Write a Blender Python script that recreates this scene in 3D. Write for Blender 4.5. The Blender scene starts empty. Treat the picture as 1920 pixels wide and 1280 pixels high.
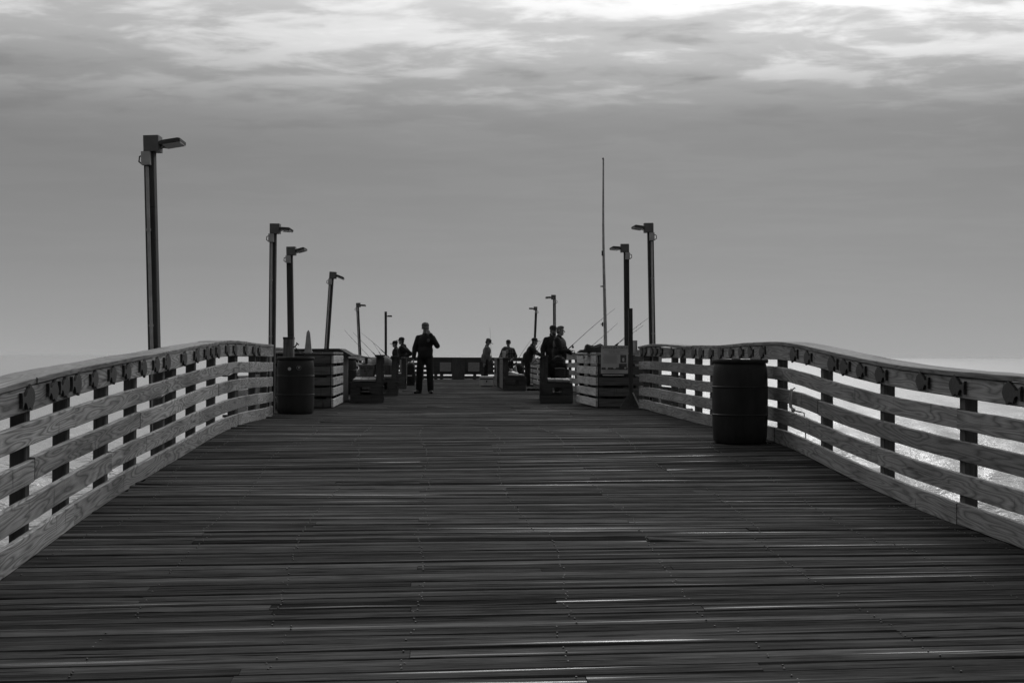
import bpy, bmesh, math, random
from mathutils import Vector, Matrix, Euler
R = random.Random(11)
rad = math.radians
S = bpy.context.scene
COL = S.collection
PI = math.pi

# ------------------------------------------------------------------ camera
F = 2240.0                                    # focal length in photo pixels (1920 wide)
CAM_Z = 0.92
cam_d = bpy.data.cameras.new('camera'); cam = bpy.data.objects.new('camera', cam_d); COL.objects.link(cam)
cam_d.sensor_width = 36.0; cam_d.lens = 36.0 * F / 1920.0; cam_d.clip_start = 0.05; cam_d.clip_end = 80000
pitch, roll = math.atan(27.5 / F), rad(0.24)
CM = (Matrix.Rotation(PI / 2 + pitch, 4, 'X') @ Matrix.Rotation(roll, 4, 'Z'))
cam.matrix_world = Matrix.Translation((0, 0, CAM_Z)) @ CM
S.camera = cam
def at(px, py, d):
    """world point seen at photo pixel (px, py) at depth d"""
    v = CM.to_3x3() @ Vector(((px - 960) / F * d, -(py - 640) / F * d, -d))
    return v + Vector((0, 0, CAM_Z))

# ------------------------------------------------------------------ plan of the pier
def lerp_tab(t, x):
    if x <= t[0][0]: 
        (a, b), (c, d) = t[0], t[1]
        return b + (d - b) * (x - a) / (c - a)
    for (a, b), (c, d) in zip(t, t[1:]):
        if x <= c: return b + (d - b) * (x - a) / (c - a)
    return t[-1][1]
def smooth_tab(t, w=0.5):
    return lambda x: sum(lerp_tab(t, x + k * w / 4) for k in range(-4, 5)) / 9.0
XL = smooth_tab([(0,-2.35),(4,-2.6),(6.36,-2.75),(7.4,-2.84),(9,-3.03),(10.84,-3.17),(11.9,-3.22),(13.3,-3.31),(14.6,-3.385),(15.7,-3.42),(17.9,-3.56),(19,-3.64)], 1.0)
XR = smooth_tab([(0,3.6),(4,3.34),(7.31,3.12),(9.41,2.965),(10.84,2.86),(12.4,2.77),(15.6,2.585),(17.4,2.385),(19.4,2.18),(21,2.09)], 1.0)
ZL = smooth_tab([(0,-.54),(4,-.43),(6.36,-.332),(7.4,-.252),(9,-.19),(9.8,-.155),(10.84,-.117),(11.9,-.06),(13.3,.0),(14.4,.04),(15.7,.035),(17.4,.012),(20,.01),(30,-.03),(38,-.09),(46,-.2),(59,-.24),(70,-.24)], 0.8)
ZR = smooth_tab([(0,-.46),(4,-.37),(7.31,-.252),(8.2,-.23),(9.41,-.185),(10.84,-.085),(12.0,.012),(12.7,.03),(15.6,.012),(17.4,.03),(19.4,.06),(21,.02),(30,-.03),(38,-.09),(46,-.2),(59,-.24),(70,-.24)], 0.6)
XLF = smooth_tab([(18.2,-4.2),(27.5,-4.3),(43,-5.3),(51.5,-5.6),(60,-6.15)], 1.0)
XRF = smooth_tab([(20.2,2.95),(25,2.42),(32.6,1.75),(40,1.36),(48,.97),(60,.58)], 1.5)
AX = math.atan(0.066)                          # the pier runs 3.8 degrees to the left of the view
def deck_z(x, y):
    k = min(1, max(0, (x + 2.9) / 5.9))
    return ZL(y) * (1 - k) + ZR(y) * k
def ground(px, d):
    x = at(px, 640, d).x
    return Vector((x, d, deck_z(x, d)))

# ------------------------------------------------------------------ materials (everything is grey: a black and white photograph)
def g(v): return (v, v, v, 1)
class NT:
    def __init__(s, name):
        s.m = bpy.data.materials.new(name); s.m.use_nodes = True
        s.t = s.m.node_tree; s.b = s.t.nodes['Principled BSDF']
    def n(s, typ, **kw):
        nd = s.t.nodes.new(typ)
        for k, v in kw.items():
            if k in nd.inputs.keys(): nd.inputs[k].default_value = v
            else: setattr(nd, k, v)
        return nd
    def l(s, a, b): s.t.links.new(a, b)
    def math(s, op, a, b=None, c=None):
        nd = s.t.nodes.new('ShaderNodeMath'); nd.operation = op
        for i, v in enumerate((a, b, c)):
            if v is None: continue
            if isinstance(v, (int, float)): nd.inputs[i].default_value = v
            else: s.l(v, nd.inputs[i])
        return nd.outputs[0]
    def ramp(s, fac, stops, interp='LINEAR'):
        nd = s.t.nodes.new('ShaderNodeValToRGB'); nd.color_ramp.interpolation = interp
        e = nd.color_ramp.elements
        while len(e) < len(stops): e.new(0.5)
        for i, (p, v) in enumerate(stops): e[i].position = p; e[i].color = g(v)
        s.l(fac, nd.inputs[0]); return nd.outputs[0]
    def mapping(s, src, scale, loc=(0, 0, 0), rot=(0, 0, 0)):
        nd = s.t.nodes.new('ShaderNodeMapping'); nd.inputs['Scale'].default_value = scale
        nd.inputs['Location'].default_value = loc; nd.inputs['Rotation'].default_value = rot
        s.l(src, nd.inputs['Vector']); return nd.outputs[0]
    def noise(s, vec, scale, detail=2.0, rough=0.5, dist=0.0):
        nd = s.t.nodes.new('ShaderNodeTexNoise'); nd.inputs['Scale'].default_value = scale
        nd.inputs['Detail'].default_value = detail; nd.inputs['Roughness'].default_value = rough
        nd.inputs['Distortion'].default_value = dist
        s.l(vec, nd.inputs['Vector']); return nd.outputs['Fac']
    def mul(s, a, b): return s.math('MULTIPLY', a, b)
    def bump(s, h, strength, dist):
        nd = s.t.nodes.new('ShaderNodeBump'); nd.inputs['Strength'].default_value = strength
        nd.inputs['Distance'].default_value = dist
        s.l(h, nd.inputs['Height']); s.l(nd.outputs[0], s.b.inputs['Normal'])
    def col(s, fac):
        nd = s.t.nodes.new('ShaderNodeCombineColor')
        for i in range(3): s.l(fac, nd.inputs[i])
        s.l(nd.outputs[0], s.b.inputs['Base Color'])

def wood(name, base, ring=0.35, stain=0.4, rough=0.75, rings=7.0, fine=0.3, spec=0.3):
    """plain sawn board: contour rings of a stretched noise, fibres, stains. UV is in metres: u along the board."""
    t = NT(name)
    uv = t.n('ShaderNodeUVMap').outputs[0]
    field = t.noise(t.mapping(uv, (1.0, 8.5, 1)), 1.0, 1.6, 0.45, 0.22)
    sep = t.n('ShaderNodeSeparateXYZ'); t.l(uv, sep.inputs[0])
    ringv = t.math('PINGPONG', t.math('ADD', t.mul(field, rings), t.mul(sep.outputs[1], 5.0)), 0.5)
    rr = t.ramp(t.mul(ringv, 2.0), [(0, 1 - ring), (0.35, 1 - ring * .35), (0.75, 1.0), (1, 1 + ring * .15)])
    fib = t.noise(t.mapping(uv, (2.5, 260, 1)), 1.0, 3.0, 0.6)
    ff = t.ramp(fib, [(0.3, 1 - fine), (0.65, 1.0 + fine * .3)])
    st = t.noise(t.mapping(uv, (0.9, 3.0, 1)), 1.0, 4.0, 0.6)
    sf = t.ramp(st, [(0.32, 1 - stain), (0.5, 1.0), (0.7, 1.12)])
    # long drying cracks and knots
    cr = t.noise(t.mapping(uv, (1.1, 75, 1)), 1.0, 2.0, 0.5)
    cf = t.ramp(cr, [(0.27, 0.35), (0.31, 1.0)])
    v = t.n('ShaderNodeTexVoronoi'); v.inputs['Scale'].default_value = 1.0; t.l(t.mapping(uv, (1.1, 6.5, 1)), v.inputs['Vector'])
    kf = t.ramp(v.outputs['Distance'], [(0.05, 0.4), (0.12, 0.95), (0.2, 1.0)])
    oi = t.n('ShaderNodeObjectInfo')
    bt = t.ramp(oi.outputs['Random'], [(0, 0.72), (1, 1.22)])                        # every board weathers differently
    dr = t.noise(t.mapping(uv, (14, 1.6, 1)), 1.0, 3.0, 0.6)
    df = t.ramp(dr, [(0.29, 0.45), (0.36, 1.0)])                                    # rust and water runs
    c = t.mul(t.mul(t.mul(t.mul(rr, ff), t.mul(sf, cf)), t.mul(kf, base)), t.mul(bt, df))
    t.col(c)
    t.b.inputs['Roughness'].default_value = rough; t.b.inputs['Specular IOR Level'].default_value = spec
    t.bump(t.math('ADD', t.mul(ringv, 0.6), fib), 0.35, 0.004)
    return t.m

def deckmat():
    t = NT('deck_wood')
    uv = t.n('ShaderNodeUVMap').outputs[0]
    a = t.n('ShaderNodeAttribute'); a.attribute_name = 'tone'
    tone = a.outputs['Fac']
    fib = t.noise(t.mapping(uv, (2.6, 95, 1)), 1.0, 4.0, 0.65)
    ff = t.ramp(fib, [(0.3, 0.2), (0.44, 0.8), (0.7, 1.5)])
    cr = t.noise(t.mapping(uv, (1.5, 42, 1)), 1.0, 2.0, 0.5)
    cf = t.ramp(cr, [(0.31, 0.18), (0.35, 1.0)])
    st = t.noise(t.mapping(uv, (2.2, 9.0, 1)), 1.0, 5.0, 0.68)
    sf = t.ramp(st, [(0.3, 0.6), (0.5, 1.0), (0.72, 1.3)])
    v = t.n('ShaderNodeTexVoronoi'); v.inputs['Scale'].default_value = 1.0; t.l(t.mapping(uv, (0.9, 9, 1)), v.inputs['Vector'])
    kf = t.ramp(v.outputs['Distance'], [(0.03, 0.25), (0.07, 1.0)])
    c = t.mul(t.mul(t.mul(ff, cf), t.mul(sf, kf)), t.mul(tone, 0.045))
    t.col(c)
    # worn, damp streaks along the boards shine more
    wet = t.noise(t.mapping(uv, (0.45, 22, 1)), 1.0, 1.0, 0.5)
    rf = t.ramp(wet, [(0.4, 0.75), (0.69, 0.6), (0.73, 0.3), (0.77, 0.17)])
    t.l(rf, t.b.inputs['Roughness'])
    t.l(t.ramp(wet, [(0.5, 0.0), (0.675, 0.015), (0.72, 0.12), (0.775, 0.9)]), t.b.inputs['Specular IOR Level'])
    hh = t.math('ADD', t.mul(fib, 0.6), t.mul(cf, 0.7))
    t.bump(hh, 0.5, 0.006)
    return t.m

def plain(name, base, rough=0.6, var=0.25, scale=6.0, metal=0.0, spec=0.4, bump=0.0, bscale=30):
    t = NT(name)
    tc = t.n('ShaderNodeTexCoord').outputs['Object']
    nz = t.noise(tc, scale, 5.0, 0.6)
    t.col(t.mul(t.ramp(nz, [(0.3, 1 - var), (0.7, 1 + var)]), base))
    t.b.inputs['Roughness'].default_value = rough; t.b.inputs['Metallic'].default_value = metal
    t.b.inputs['Specular IOR Level'].default_value = spec
    if bump: t.bump(t.noise(tc, bscale, 4.0, 0.6), bump, 0.01)
    return t.m

def cloth(name, base, plaid=0.0):
    t = NT(name)
    tc = t.n('ShaderNodeTexCoord').outputs['Object']
    nz = t.noise(tc, 7.0, 4.0, 0.6)
    v = t.ramp(nz, [(0.3, 0.75), (0.7, 1.25)])
    if plaid:
        s = t.n('ShaderNodeSeparateXYZ'); t.l(tc, s.inputs[0])
        for o in (0, 2):
            w = t.math('PINGPONG', t.mul(s.outputs[o], 9.0), 0.5)
            v = t.mul(v, t.ramp(w, [(0.1, 1 - plaid), (0.25, 1.0), (0.45, 1 + plaid)]))
    t.col(t.mul(v, base)); t.b.inputs['Roughness'].default_value = 0.9; t.b.inputs['Specular IOR Level'].default_value = 0.15
    t.bump(t.noise(tc, 16.0, 3.0, 0.5, 0.8), 0.5, 0.03)
    return t.m

def barrelmat():
    t = NT('barrel_plastic')
    tc = t.n('ShaderNodeTexCoord').outputs['Object']
    nz = t.noise(t.mapping(tc, (5, 5, 1.2)), 1.0, 5.0, 0.65)
    t.col(t.mul(t.ramp(nz, [(0.3, 0.6), (0.7, 1.45)]), 0.019))
    t.l(t.ramp(nz, [(0.35, 0.38), (0.65, 0.62)]), t.b.inputs['Roughness'])
    t.b.inputs['Specular IOR Level'].default_value = 0.13
    t.bump(t.noise(tc, 9.0, 3.0, 0.5), 0.15, 0.02)
    return t.m

def seamat():
    t = NT('sea_water')
    tc = t.n('ShaderNodeTexCoord').outputs['Object']
    t.b.inputs['Base Color'].default_value = g(0.10)
    t.b.inputs['Roughness'].default_value = 0.30
    t.b.inputs['IOR'].default_value = 1.75
    t.b.inputs['Specular IOR Level'].default_value = 0.5
    n1 = t.noise(t.mapping(tc, (0.10, 0.22, 1), rot=(0, 0, 0.15)), 1.0, 3.0, 0.55, 0.3)
    n2 = t.noise(t.mapping(tc, (0.5, 0.9, 1), rot=(0, 0, -0.2)), 1.0, 4.0, 0.6, 0.4)
    n3 = t.noise(t.mapping(tc, (2.0, 3.2, 1)), 1.0, 3.0, 0.6)
    h = t.math('ADD', t.mul(n1, 0.5), t.math('ADD', t.mul(n2, 0.5), t.mul(n3, 0.3)))
    t.bump(h, 0.9, 0.5)
    return t.m

M = {}
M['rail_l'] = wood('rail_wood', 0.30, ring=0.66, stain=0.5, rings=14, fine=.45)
M['rail_r'] = wood('rail_wood_shaded', 0.22, ring=0.55, stain=0.4, rings=12, fine=.45)  # same wood as the left rail, with shadow-side shade put into its tone
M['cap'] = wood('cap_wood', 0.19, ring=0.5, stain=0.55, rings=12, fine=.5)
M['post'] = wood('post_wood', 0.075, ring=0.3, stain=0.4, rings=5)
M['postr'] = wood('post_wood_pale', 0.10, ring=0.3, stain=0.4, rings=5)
M['pole'] = wood('pole_wood', 0.042, ring=0.3, stain=0.35, rings=5)
M['slat'] = wood('slat_wood_lit', 0.42, ring=0.35, stain=0.3, rings=6)  # side slats: the light on them is put into this paler base colour
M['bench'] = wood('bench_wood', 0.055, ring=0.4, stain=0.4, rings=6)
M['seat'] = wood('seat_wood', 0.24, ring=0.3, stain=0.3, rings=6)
M['deck'] = deckmat()
M['barrel'] = barrelmat()
M['sea'] = seamat()
M['steel'] = plain('galvanised_steel', 0.28, 0.5, 0.25, 12, 0.3)
M['conduit'] = plain('conduit_plastic', 0.30, 0.55, 0.2, 8)
M['box'] = plain('junction_box_metal', 0.09, 0.55, 0.2, 8)
M['black'] = plain('black_metal', 0.018, 0.5, 0.3, 9)
M['lens'] = plain('lamp_lens', 0.3, 0.25, 0.1, 9)
M['plaque'] = plain('plaque_slate', 0.022, 0.55, 0.35, 30, bump=0.2, bscale=60)
M['rope'] = plain('rope_fibre', 0.3, 0.9, 0.3, 60)
M['hose'] = plain('hose_rubber', 0.09, 0.5, 0.2, 30)
M['white'] = plain('white_plastic', 0.55, 0.5, 0.12, 10)
M['pale'] = plain('pale_plastic', 0.34, 0.6, 0.2, 10)
M['tub'] = plain('tub_plastic', 0.2, 0.6, 0.25, 10)
M['ink'] = plain('black_ink', 0.015, 0.8, 0.1, 10)
M['greyink'] = plain('grey_ink', 0.16, 0.8, 0.1, 10)
M['paper'] = plain('sign_paper', 0.37, 0.6, 0.08, 3)
M['photo'] = plain('sign_picture', 0.06, 0.6, 0.8, 14)
M['nail'] = plain('nail_steel', 0.10, 0.35, 0.4, 90, 0.8)
M['skin'] = plain('skin', 0.17, 0.6, 0.1, 20)
M['hair'] = plain('hair', 0.03, 0.8, 0.3, 60)
M['greyhair'] = plain('grey_hair', 0.07, 0.8, 0.3, 60)
M['shoe'] = plain('shoe_leather', 0.012, 0.5, 0.2, 20)
M['jacket'] = cloth('black_jacket_cloth', 0.014)
M['trousers'] = cloth('dark_trouser_cloth', 0.012)
M['jeans'] = cloth('pale_jean_cloth', 0.15)
M['shirt'] = cloth('grey_shirt_cloth', 0.085)
M['vest'] = cloth('grey_vest_cloth', 0.075)
M['plaid'] = cloth('plaid_cloth', 0.035, 0.5)
M['cap_dark'] = cloth('dark_cap_cloth', 0.02)
M['cap_grey'] = cloth('grey_cap_cloth', 0.075)
M['canvas'] = cloth('canvas', 0.13)
M['tarp'] = cloth('dark_tarp', 0.035)
M['pack'] = cloth('backpack_nylon', 0.014)
M['bag'] = cloth('pale_bag_plastic', 0.34)

# ------------------------------------------------------------------ mesh helpers
class MB:
    def __init__(s): s.v = []; s.f = []; s.uv = []; s.tone = None; s.tones = []
    def add(s, vs, fs, uvs=None):
        o = len(s.v); s.v += [tuple(v) for v in vs]
        for i, f in enumerate(fs):
            s.f.append([o + k for k in f])
            s.uv.append(uvs[i] if uvs else [(vs[k][0] + vs[k][1] * .3, vs[k][2] + vs[k][1]) for k in f])
            s.tones.append(s.tone if s.tone is not None else 1.0)
        return s
    def box(s, c, size, rot=None, ch=0.0):
        """box (chamfered along its long axis when ch > 0) with u along the longest side"""
        c = Vector(c); sx, sy, sz = size
        ax = max(range(3), key=lambda i: size[i]); o1, o2 = [i for i in range(3) if i != ax]
        L, a, b = size[ax] / 2, size[o1] / 2, size[o2] / 2
        u0, v0 = R.uniform(0, 50), R.uniform(0, 50)
        if ch > 0:
            k = min(ch, a * .45, b * .45)
            sec = [(-a + k, -b), (a - k, -b), (a, -b + k), (a, b - k), (a - k, b), (-a + k, b), (-a, b - k), (-a, -b + k)]
        else: sec = [(-a, -b), (a, -b), (a, b), (-a, b)]
        n = len(sec); vs = []
        for l in (-L, L):
            for p, q in sec:
                w = [0, 0, 0]; w[ax] = l; w[o1] = p; w[o2] = q; w = Vector(w)
                if rot is not None: w = rot @ w
                vs.append(c + w)
        fs, uvs = [], []; per = 0
        for i in range(n):
            j = (i + 1) % n; e = math.hypot(sec[j][0] - sec[i][0], sec[j][1] - sec[i][1])
            fs.append([i, j, n + j, n + i]); uvs.append([(u0 - L, v0 + per), (u0 - L, v0 + per + e), (u0 + L, v0 + per + e), (u0 + L, v0 + per)]); per += e
        fs.append(list(range(n - 1, -1, -1))); uvs.append([(u0 + sec[k][0], v0 + sec[k][1]) for k in range(n - 1, -1, -1)])
        fs.append([n + k for k in range(n)]); uvs.append([(u0 + sec[k][0], v0 + sec[k][1]) for k in range(n)])
        return s.add(vs, fs, uvs)
    def bar(s, a, b, w, h, ch=0.0, up=(0, 0, 1)):
        """rectangular bar from a to b"""
        a, b = Vector(a), Vector(b); d = b - a; q = d.to_track_quat('Z', 'Y') if abs(d.normalized().z) < .99 else d.to_track_quat('Z', 'Y')
        return s.box((a + b) / 2, (w, h, d.length), q.to_matrix(), ch)
    def tube(s, pts, r, n=8, caps=True):
        pts = [Vector(p) for p in pts]; rs = r if isinstance(r, (list, tuple)) else [r] * len(pts)
        vs, fs = [], []; prev = None
        for i, p in enumerate(pts):
            d = (pts[min(i + 1, len(pts) - 1)] - pts[max(i - 1, 0)]).normalized()
            if prev is None: x = d.orthogonal().normalized()
            else: x = (prev - d * prev.dot(d)).normalized()
            prev = x; y = d.cross(x)
            for k in range(n): vs.append(p + (x * math.cos(2 * PI * k / n) + y * math.sin(2 * PI * k / n)) * rs[i])
        for i in range(len(pts) - 1):
            for k in range(n): fs.append([i * n + k, i * n + (k + 1) % n, (i + 1) * n + (k + 1) % n, (i + 1) * n + k])
        if caps: fs.append(list(range(n - 1, -1, -1))); fs.append([(len(pts) - 1) * n + k for k in range(n)])
        return s.add(vs, fs)
    def lathe(s, prof, n=32, c=(0, 0, 0)):
        vs, fs = [], []
        for r, z in prof:
            for k in range(n): vs.append((c[0] + r * math.cos(2 * PI * k / n), c[1] + r * math.sin(2 * PI * k / n), c[2] + z))
        for i in range(len(prof) - 1):
            for k in range(n): fs.append([i * n + k, i * n + (k + 1) % n, (i + 1) * n + (k + 1) % n, (i + 1) * n + k])
        fs.append(list(range(n - 1, -1, -1))); fs.append([(len(prof) - 1) * n + k for k in range(n)])
        return s.add(vs, fs)
    def prism(s, outline, axis, t0, t1):
        """outline (2-D) extruded along an axis: 'x','y','z'"""
        n = len(outline); vs = []
        for t in (t0, t1):
            for p, q in outline: vs.append({'x': (t, p, q), 'y': (p, t, q), 'z': (p, q, t)}[axis])
        fs = [[i, (i + 1) % n, n + (i + 1) % n, n + i] for i in range(n)] + [list(range(n - 1, -1, -1)), [n + k for k in range(n)]]
        return s.add(vs, fs)
    def ell(s, c, r, rot=None, nu=14, nv=10):
        c = Vector(c); vs, fs = [], []
        for j in range(nv + 1):
            th = PI * j / nv
            for i in range(nu):
                w = Vector((r[0] * math.sin(th) * math.cos(2 * PI * i / nu), r[1] * math.sin(th) * math.sin(2 * PI * i / nu), r[2] * math.cos(th)))
                if rot is not None: w = rot @ w
                vs.append(c + w)
        for j in range(nv):
            for i in range(nu): fs.append([j * nu + i, (j + 1) * nu + i, (j + 1) * nu + (i + 1) % nu, j * nu + (i + 1) % nu])
        return s.add(vs, fs)
    def limb(s, a, b, ra, rb, n=12, flat=1.0):
        """tapered limb with rounded ends"""
        a, b = Vector(a), Vector(b); d = (b - a); L = d.length; d.normalize()
        x = d.orthogonal().normalized(); y = d.cross(x); pts = []
        for k in range(5): t = PI / 2 * (1 - k / 4); pts.append((a - d * ra * math.sin(t) * .9, max(ra * math.cos(t), .002)))
        for k in range(1, 4): pts.append((a + d * L * k / 4, ra + (rb - ra) * k / 4))
        for k in range(5): t = PI / 2 * k / 4; pts.append((b + d * rb * math.sin(t) * .9, max(rb * math.cos(t), .002)))
        return s.tube([p for p, _ in pts], [r for _, r in pts], n)
    def mesh(s, name, mat, smooth=False):
        me = bpy.data.meshes.new(name); me.from_pydata(s.v, [], s.f)
        uvl = me.uv_layers.new(name='UVMap'); k = 0; flat = []
        for u in s.uv:
            for p in u: flat += [p[0], p[1]]
        uvl.data.foreach_set('uv', flat)
        if s.tone is not None:
            at_ = me.attributes.new('tone', 'FLOAT', 'FACE'); at_.data.foreach_set('value', s.tones)
        bm = bmesh.new(); bm.from_mesh(me); bmesh.ops.recalc_face_normals(bm, faces=bm.faces); bm.to_mesh(me); bm.free()
        if mat: me.materials.append(M[mat])
        if smooth: me.polygons.foreach_set('use_smooth', [True] * len(me.polygons))
        me.update(); return me
    def build(s, name, mat, parent=None, smooth=False):
        o = bpy.data.objects.new(name, s.mesh(name, mat, smooth)); COL.objects.link(o)
        if parent is not None: o.parent = parent
        return o

def smooth_angle(o, deg=40):
    me = o.data
    me.polygons.foreach_set('use_smooth', [True] * len(me.polygons))
    bm = bmesh.new(); bm.from_mesh(me)
    for e in bm.edges:
        if len(e.link_faces) == 2 and e.calc_face_angle(0) > rad(deg): e.smooth = False
    bm.to_mesh(me); bm.free(); return o

def tag(o, label=None, cat=None, group=None, kind=None):
    if label: o['label'] = label
    if cat: o['category'] = cat
    if group: o['group'] = group
    if kind: o['kind'] = kind
    return o
def thing(name, label, cat, loc=(0, 0, 0), rz=0.0, group=None):
    o = bpy.data.objects.new(name, None); COL.objects.link(o); o.location = loc; o.rotation_euler = (0, 0, rz)
    o.empty_display_size = 0.2
    return tag(o, label, cat, group)

def fuse(mb, name, mat, parent, voxel=0.008, smooth_it=6):
    """melt overlapping limbs into one continuous skin"""
    me = mb.mesh(name, None); o = bpy.data.objects.new(name, me); COL.objects.link(o)
    r = o.modifiers.new('r', 'REMESH'); r.mode = 'VOXEL'; r.voxel_size = voxel
    sm = o.modifiers.new('s', 'SMOOTH'); sm.iterations = smooth_it; sm.factor = 0.5
    bpy.context.view_layer.update()
    dg = bpy.context.evaluated_depsgraph_get()
    m2 = bpy.data.meshes.new_from_object(o.evaluated_get(dg))
    o.modifiers.clear(); o.data = m2; m2.name = name; m2.materials.clear(); m2.materials.append(M[mat])
    m2.polygons.foreach_set('use_smooth', [True] * len(m2.polygons))
    bpy.data.meshes.remove(me)
    if parent is not None: o.parent = parent
    return o

def lettering(text, name, size, mat, parent, loc, rot, align='CENTER', depth=0.0015):
    cu = bpy.data.curves.new(name, 'FONT'); cu.body = text; cu.size = size; cu.align_x = align; cu.align_y = 'CENTER'; cu.extrude = depth
    t = bpy.data.objects.new(name, cu); COL.objects.link(t); bpy.context.view_layer.update()
    me = bpy.data.meshes.new_from_object(t.evaluated_get(bpy.context.evaluated_depsgraph_get()))
    bpy.data.objects.remove(t); bpy.data.curves.remove(cu)
    me.materials.clear(); me.materials.append(M[mat])
    o = bpy.data.objects.new(name, me); COL.objects.link(o); o.parent = parent; o.location = loc; o.rotation_euler = rot
    return o

# ------------------------------------------------------------------ world and sun
SUN_EL, SUN_AZ = rad(36), rad(9)             # azimuth to the right of the view
sd = Vector((math.sin(SUN_AZ) * math.cos(SUN_EL), math.cos(SUN_AZ) * math.cos(SUN_EL), math.sin(SUN_EL)))
def make_world():
    w = bpy.data.worlds.new('World'); S.world = w; w.use_nodes = True
    t = NT.__new__(NT); t.t = w.node_tree
    bg = w.node_tree.nodes['Background']
    sky = t.n('ShaderNodeTexSky'); sky.sky_type = 'NISHITA'; sky.sun_disc = False
    sky.sun_elevation = SUN_EL; sky.sun_rotation = SUN_AZ; sky.dust_density = 4.0
    bw = t.n('ShaderNodeRGBToBW'); t.l(sky.outputs[0], bw.inputs[0])
    d = t.n('ShaderNodeTexCoord').outputs['Generated']
    sep = t.n('ShaderNodeSeparateXYZ'); t.l(d, sep.inputs[0]); z = sep.outputs[2]
    zc = t.math('MAXIMUM', z, 0.0)
    # cloud sheet seen in perspective
    inv = t.math('DIVIDE', 1.0, t.math('ADD', zc, 0.06))
    cmb = t.n('ShaderNodeCombineXYZ'); t.l(t.mul(sep.outputs[0], inv), cmb.inputs[0]); t.l(t.mul(sep.outputs[1], inv), cmb.inputs[1])
    P = cmb.outputs[0]
    n1 = t.noise(t.mapping(P, (1.0, 1.9, 1), loc=(3.1, 0.4, 0), rot=(0, 0, 0.32)), 1.0, 8.0, 0.58, 0.2)
    n2 = t.noise(t.mapping(P, (3.4, 5.0, 1), loc=(0.3, 2.4, 0), rot=(0, 0, 0.6)), 1.0, 8.0, 0.58, 0.35)
    n3 = t.noise(t.mapping(P, (0.35, 0.7, 1), loc=(1.3, 5.0, 0), rot=(0, 0, 0.2)), 1.0, 3.0, 0.5)
    mix = t.math('ADD', t.mul(n1, 0.54), t.math('ADD', t.mul(n2, 0.38), t.mul(n3, 0.22)))   # about 0.57 mean
    base = t.ramp(zc, [(0.0, 0.38), (0.03, 0.315), (0.075, 0.245), (0.13, 0.20), (0.185, 0.175), (0.225, 0.205), (0.27, 0.28), (0.33, 0.6), (0.48, 1.5), (0.75, 0.9), (1.0, 0.5)])
    amp = t.ramp(zc, [(0.0, 0.0), (0.08, 0.015), (0.17, 0.035), (0.195, 0.12), (0.22, 0.42), (0.25, 0.9), (0.33, 1.0), (1, 0.6)])
    hi = t.ramp(mix, [(0.38, 0.0), (0.53, 0.25), (0.63, 0.6), (0.76, 1.0)], 'EASE')
    # bright veil of cloud round the hidden sun
    dot = t.n('ShaderNodeVectorMath', operation='DOT_PRODUCT'); t.l(d, dot.inputs[0]); dot.inputs[1].default_value = sd
    dv = t.math('MAXIMUM', dot.outputs['Value'], 0.0)
    glow = t.math('ADD', t.mul(t.math('POWER', dv, 40.0), 1.0), t.mul(t.math('POWER', dv, 6.0), 0.55))
    gz = t.ramp(zc, [(0.255, 0.0), (0.42, 1.0)], 'EASE')
    fy = t.ramp(t.math('ADD', t.mul(sep.outputs[1], 0.5), 0.5), [(0.0, 0.22), (0.35, 0.3), (0.8, 1.0)], 'EASE')   # sky dimmed behind the camera so faces turned to it stay dark
    az = t.ramp(t.math('ADD', t.mul(sep.outputs[0], 0.5), 0.5), [(0.3, 0.72), (0.45, 0.85), (0.65, 1.2)])
    br = t.mul(t.math('ADD', t.math('ADD', base, t.mul(t.mul(amp, az), hi)), t.mul(glow, gz)), fy)
    tot = t.math('ADD', t.mul(br, 9.5), t.mul(bw.outputs[0], 0.05))
    cc = t.n('ShaderNodeCombineColor')
    for i in range(3): t.l(tot, cc.inputs[i])
    t.l(cc.outputs[0], bg.inputs[0]); bg.inputs[1].default_value = 0.1
make_world()
sl = bpy.data.lights.new('sun', 'SUN'); so = bpy.data.objects.new('sun', sl); COL.objects.link(so)
sl.energy = 0.7; sl.angle = rad(14); sl.color = (1, 1, 1)
so.rotation_euler = (-sd).to_track_quat('-Z', 'Y').to_euler()
S.view_settings.view_transform = 'Standard'; S.view_settings.look = 'None'; S.view_settings.exposure = 0; S.view_settings.gamma = 1

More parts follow.
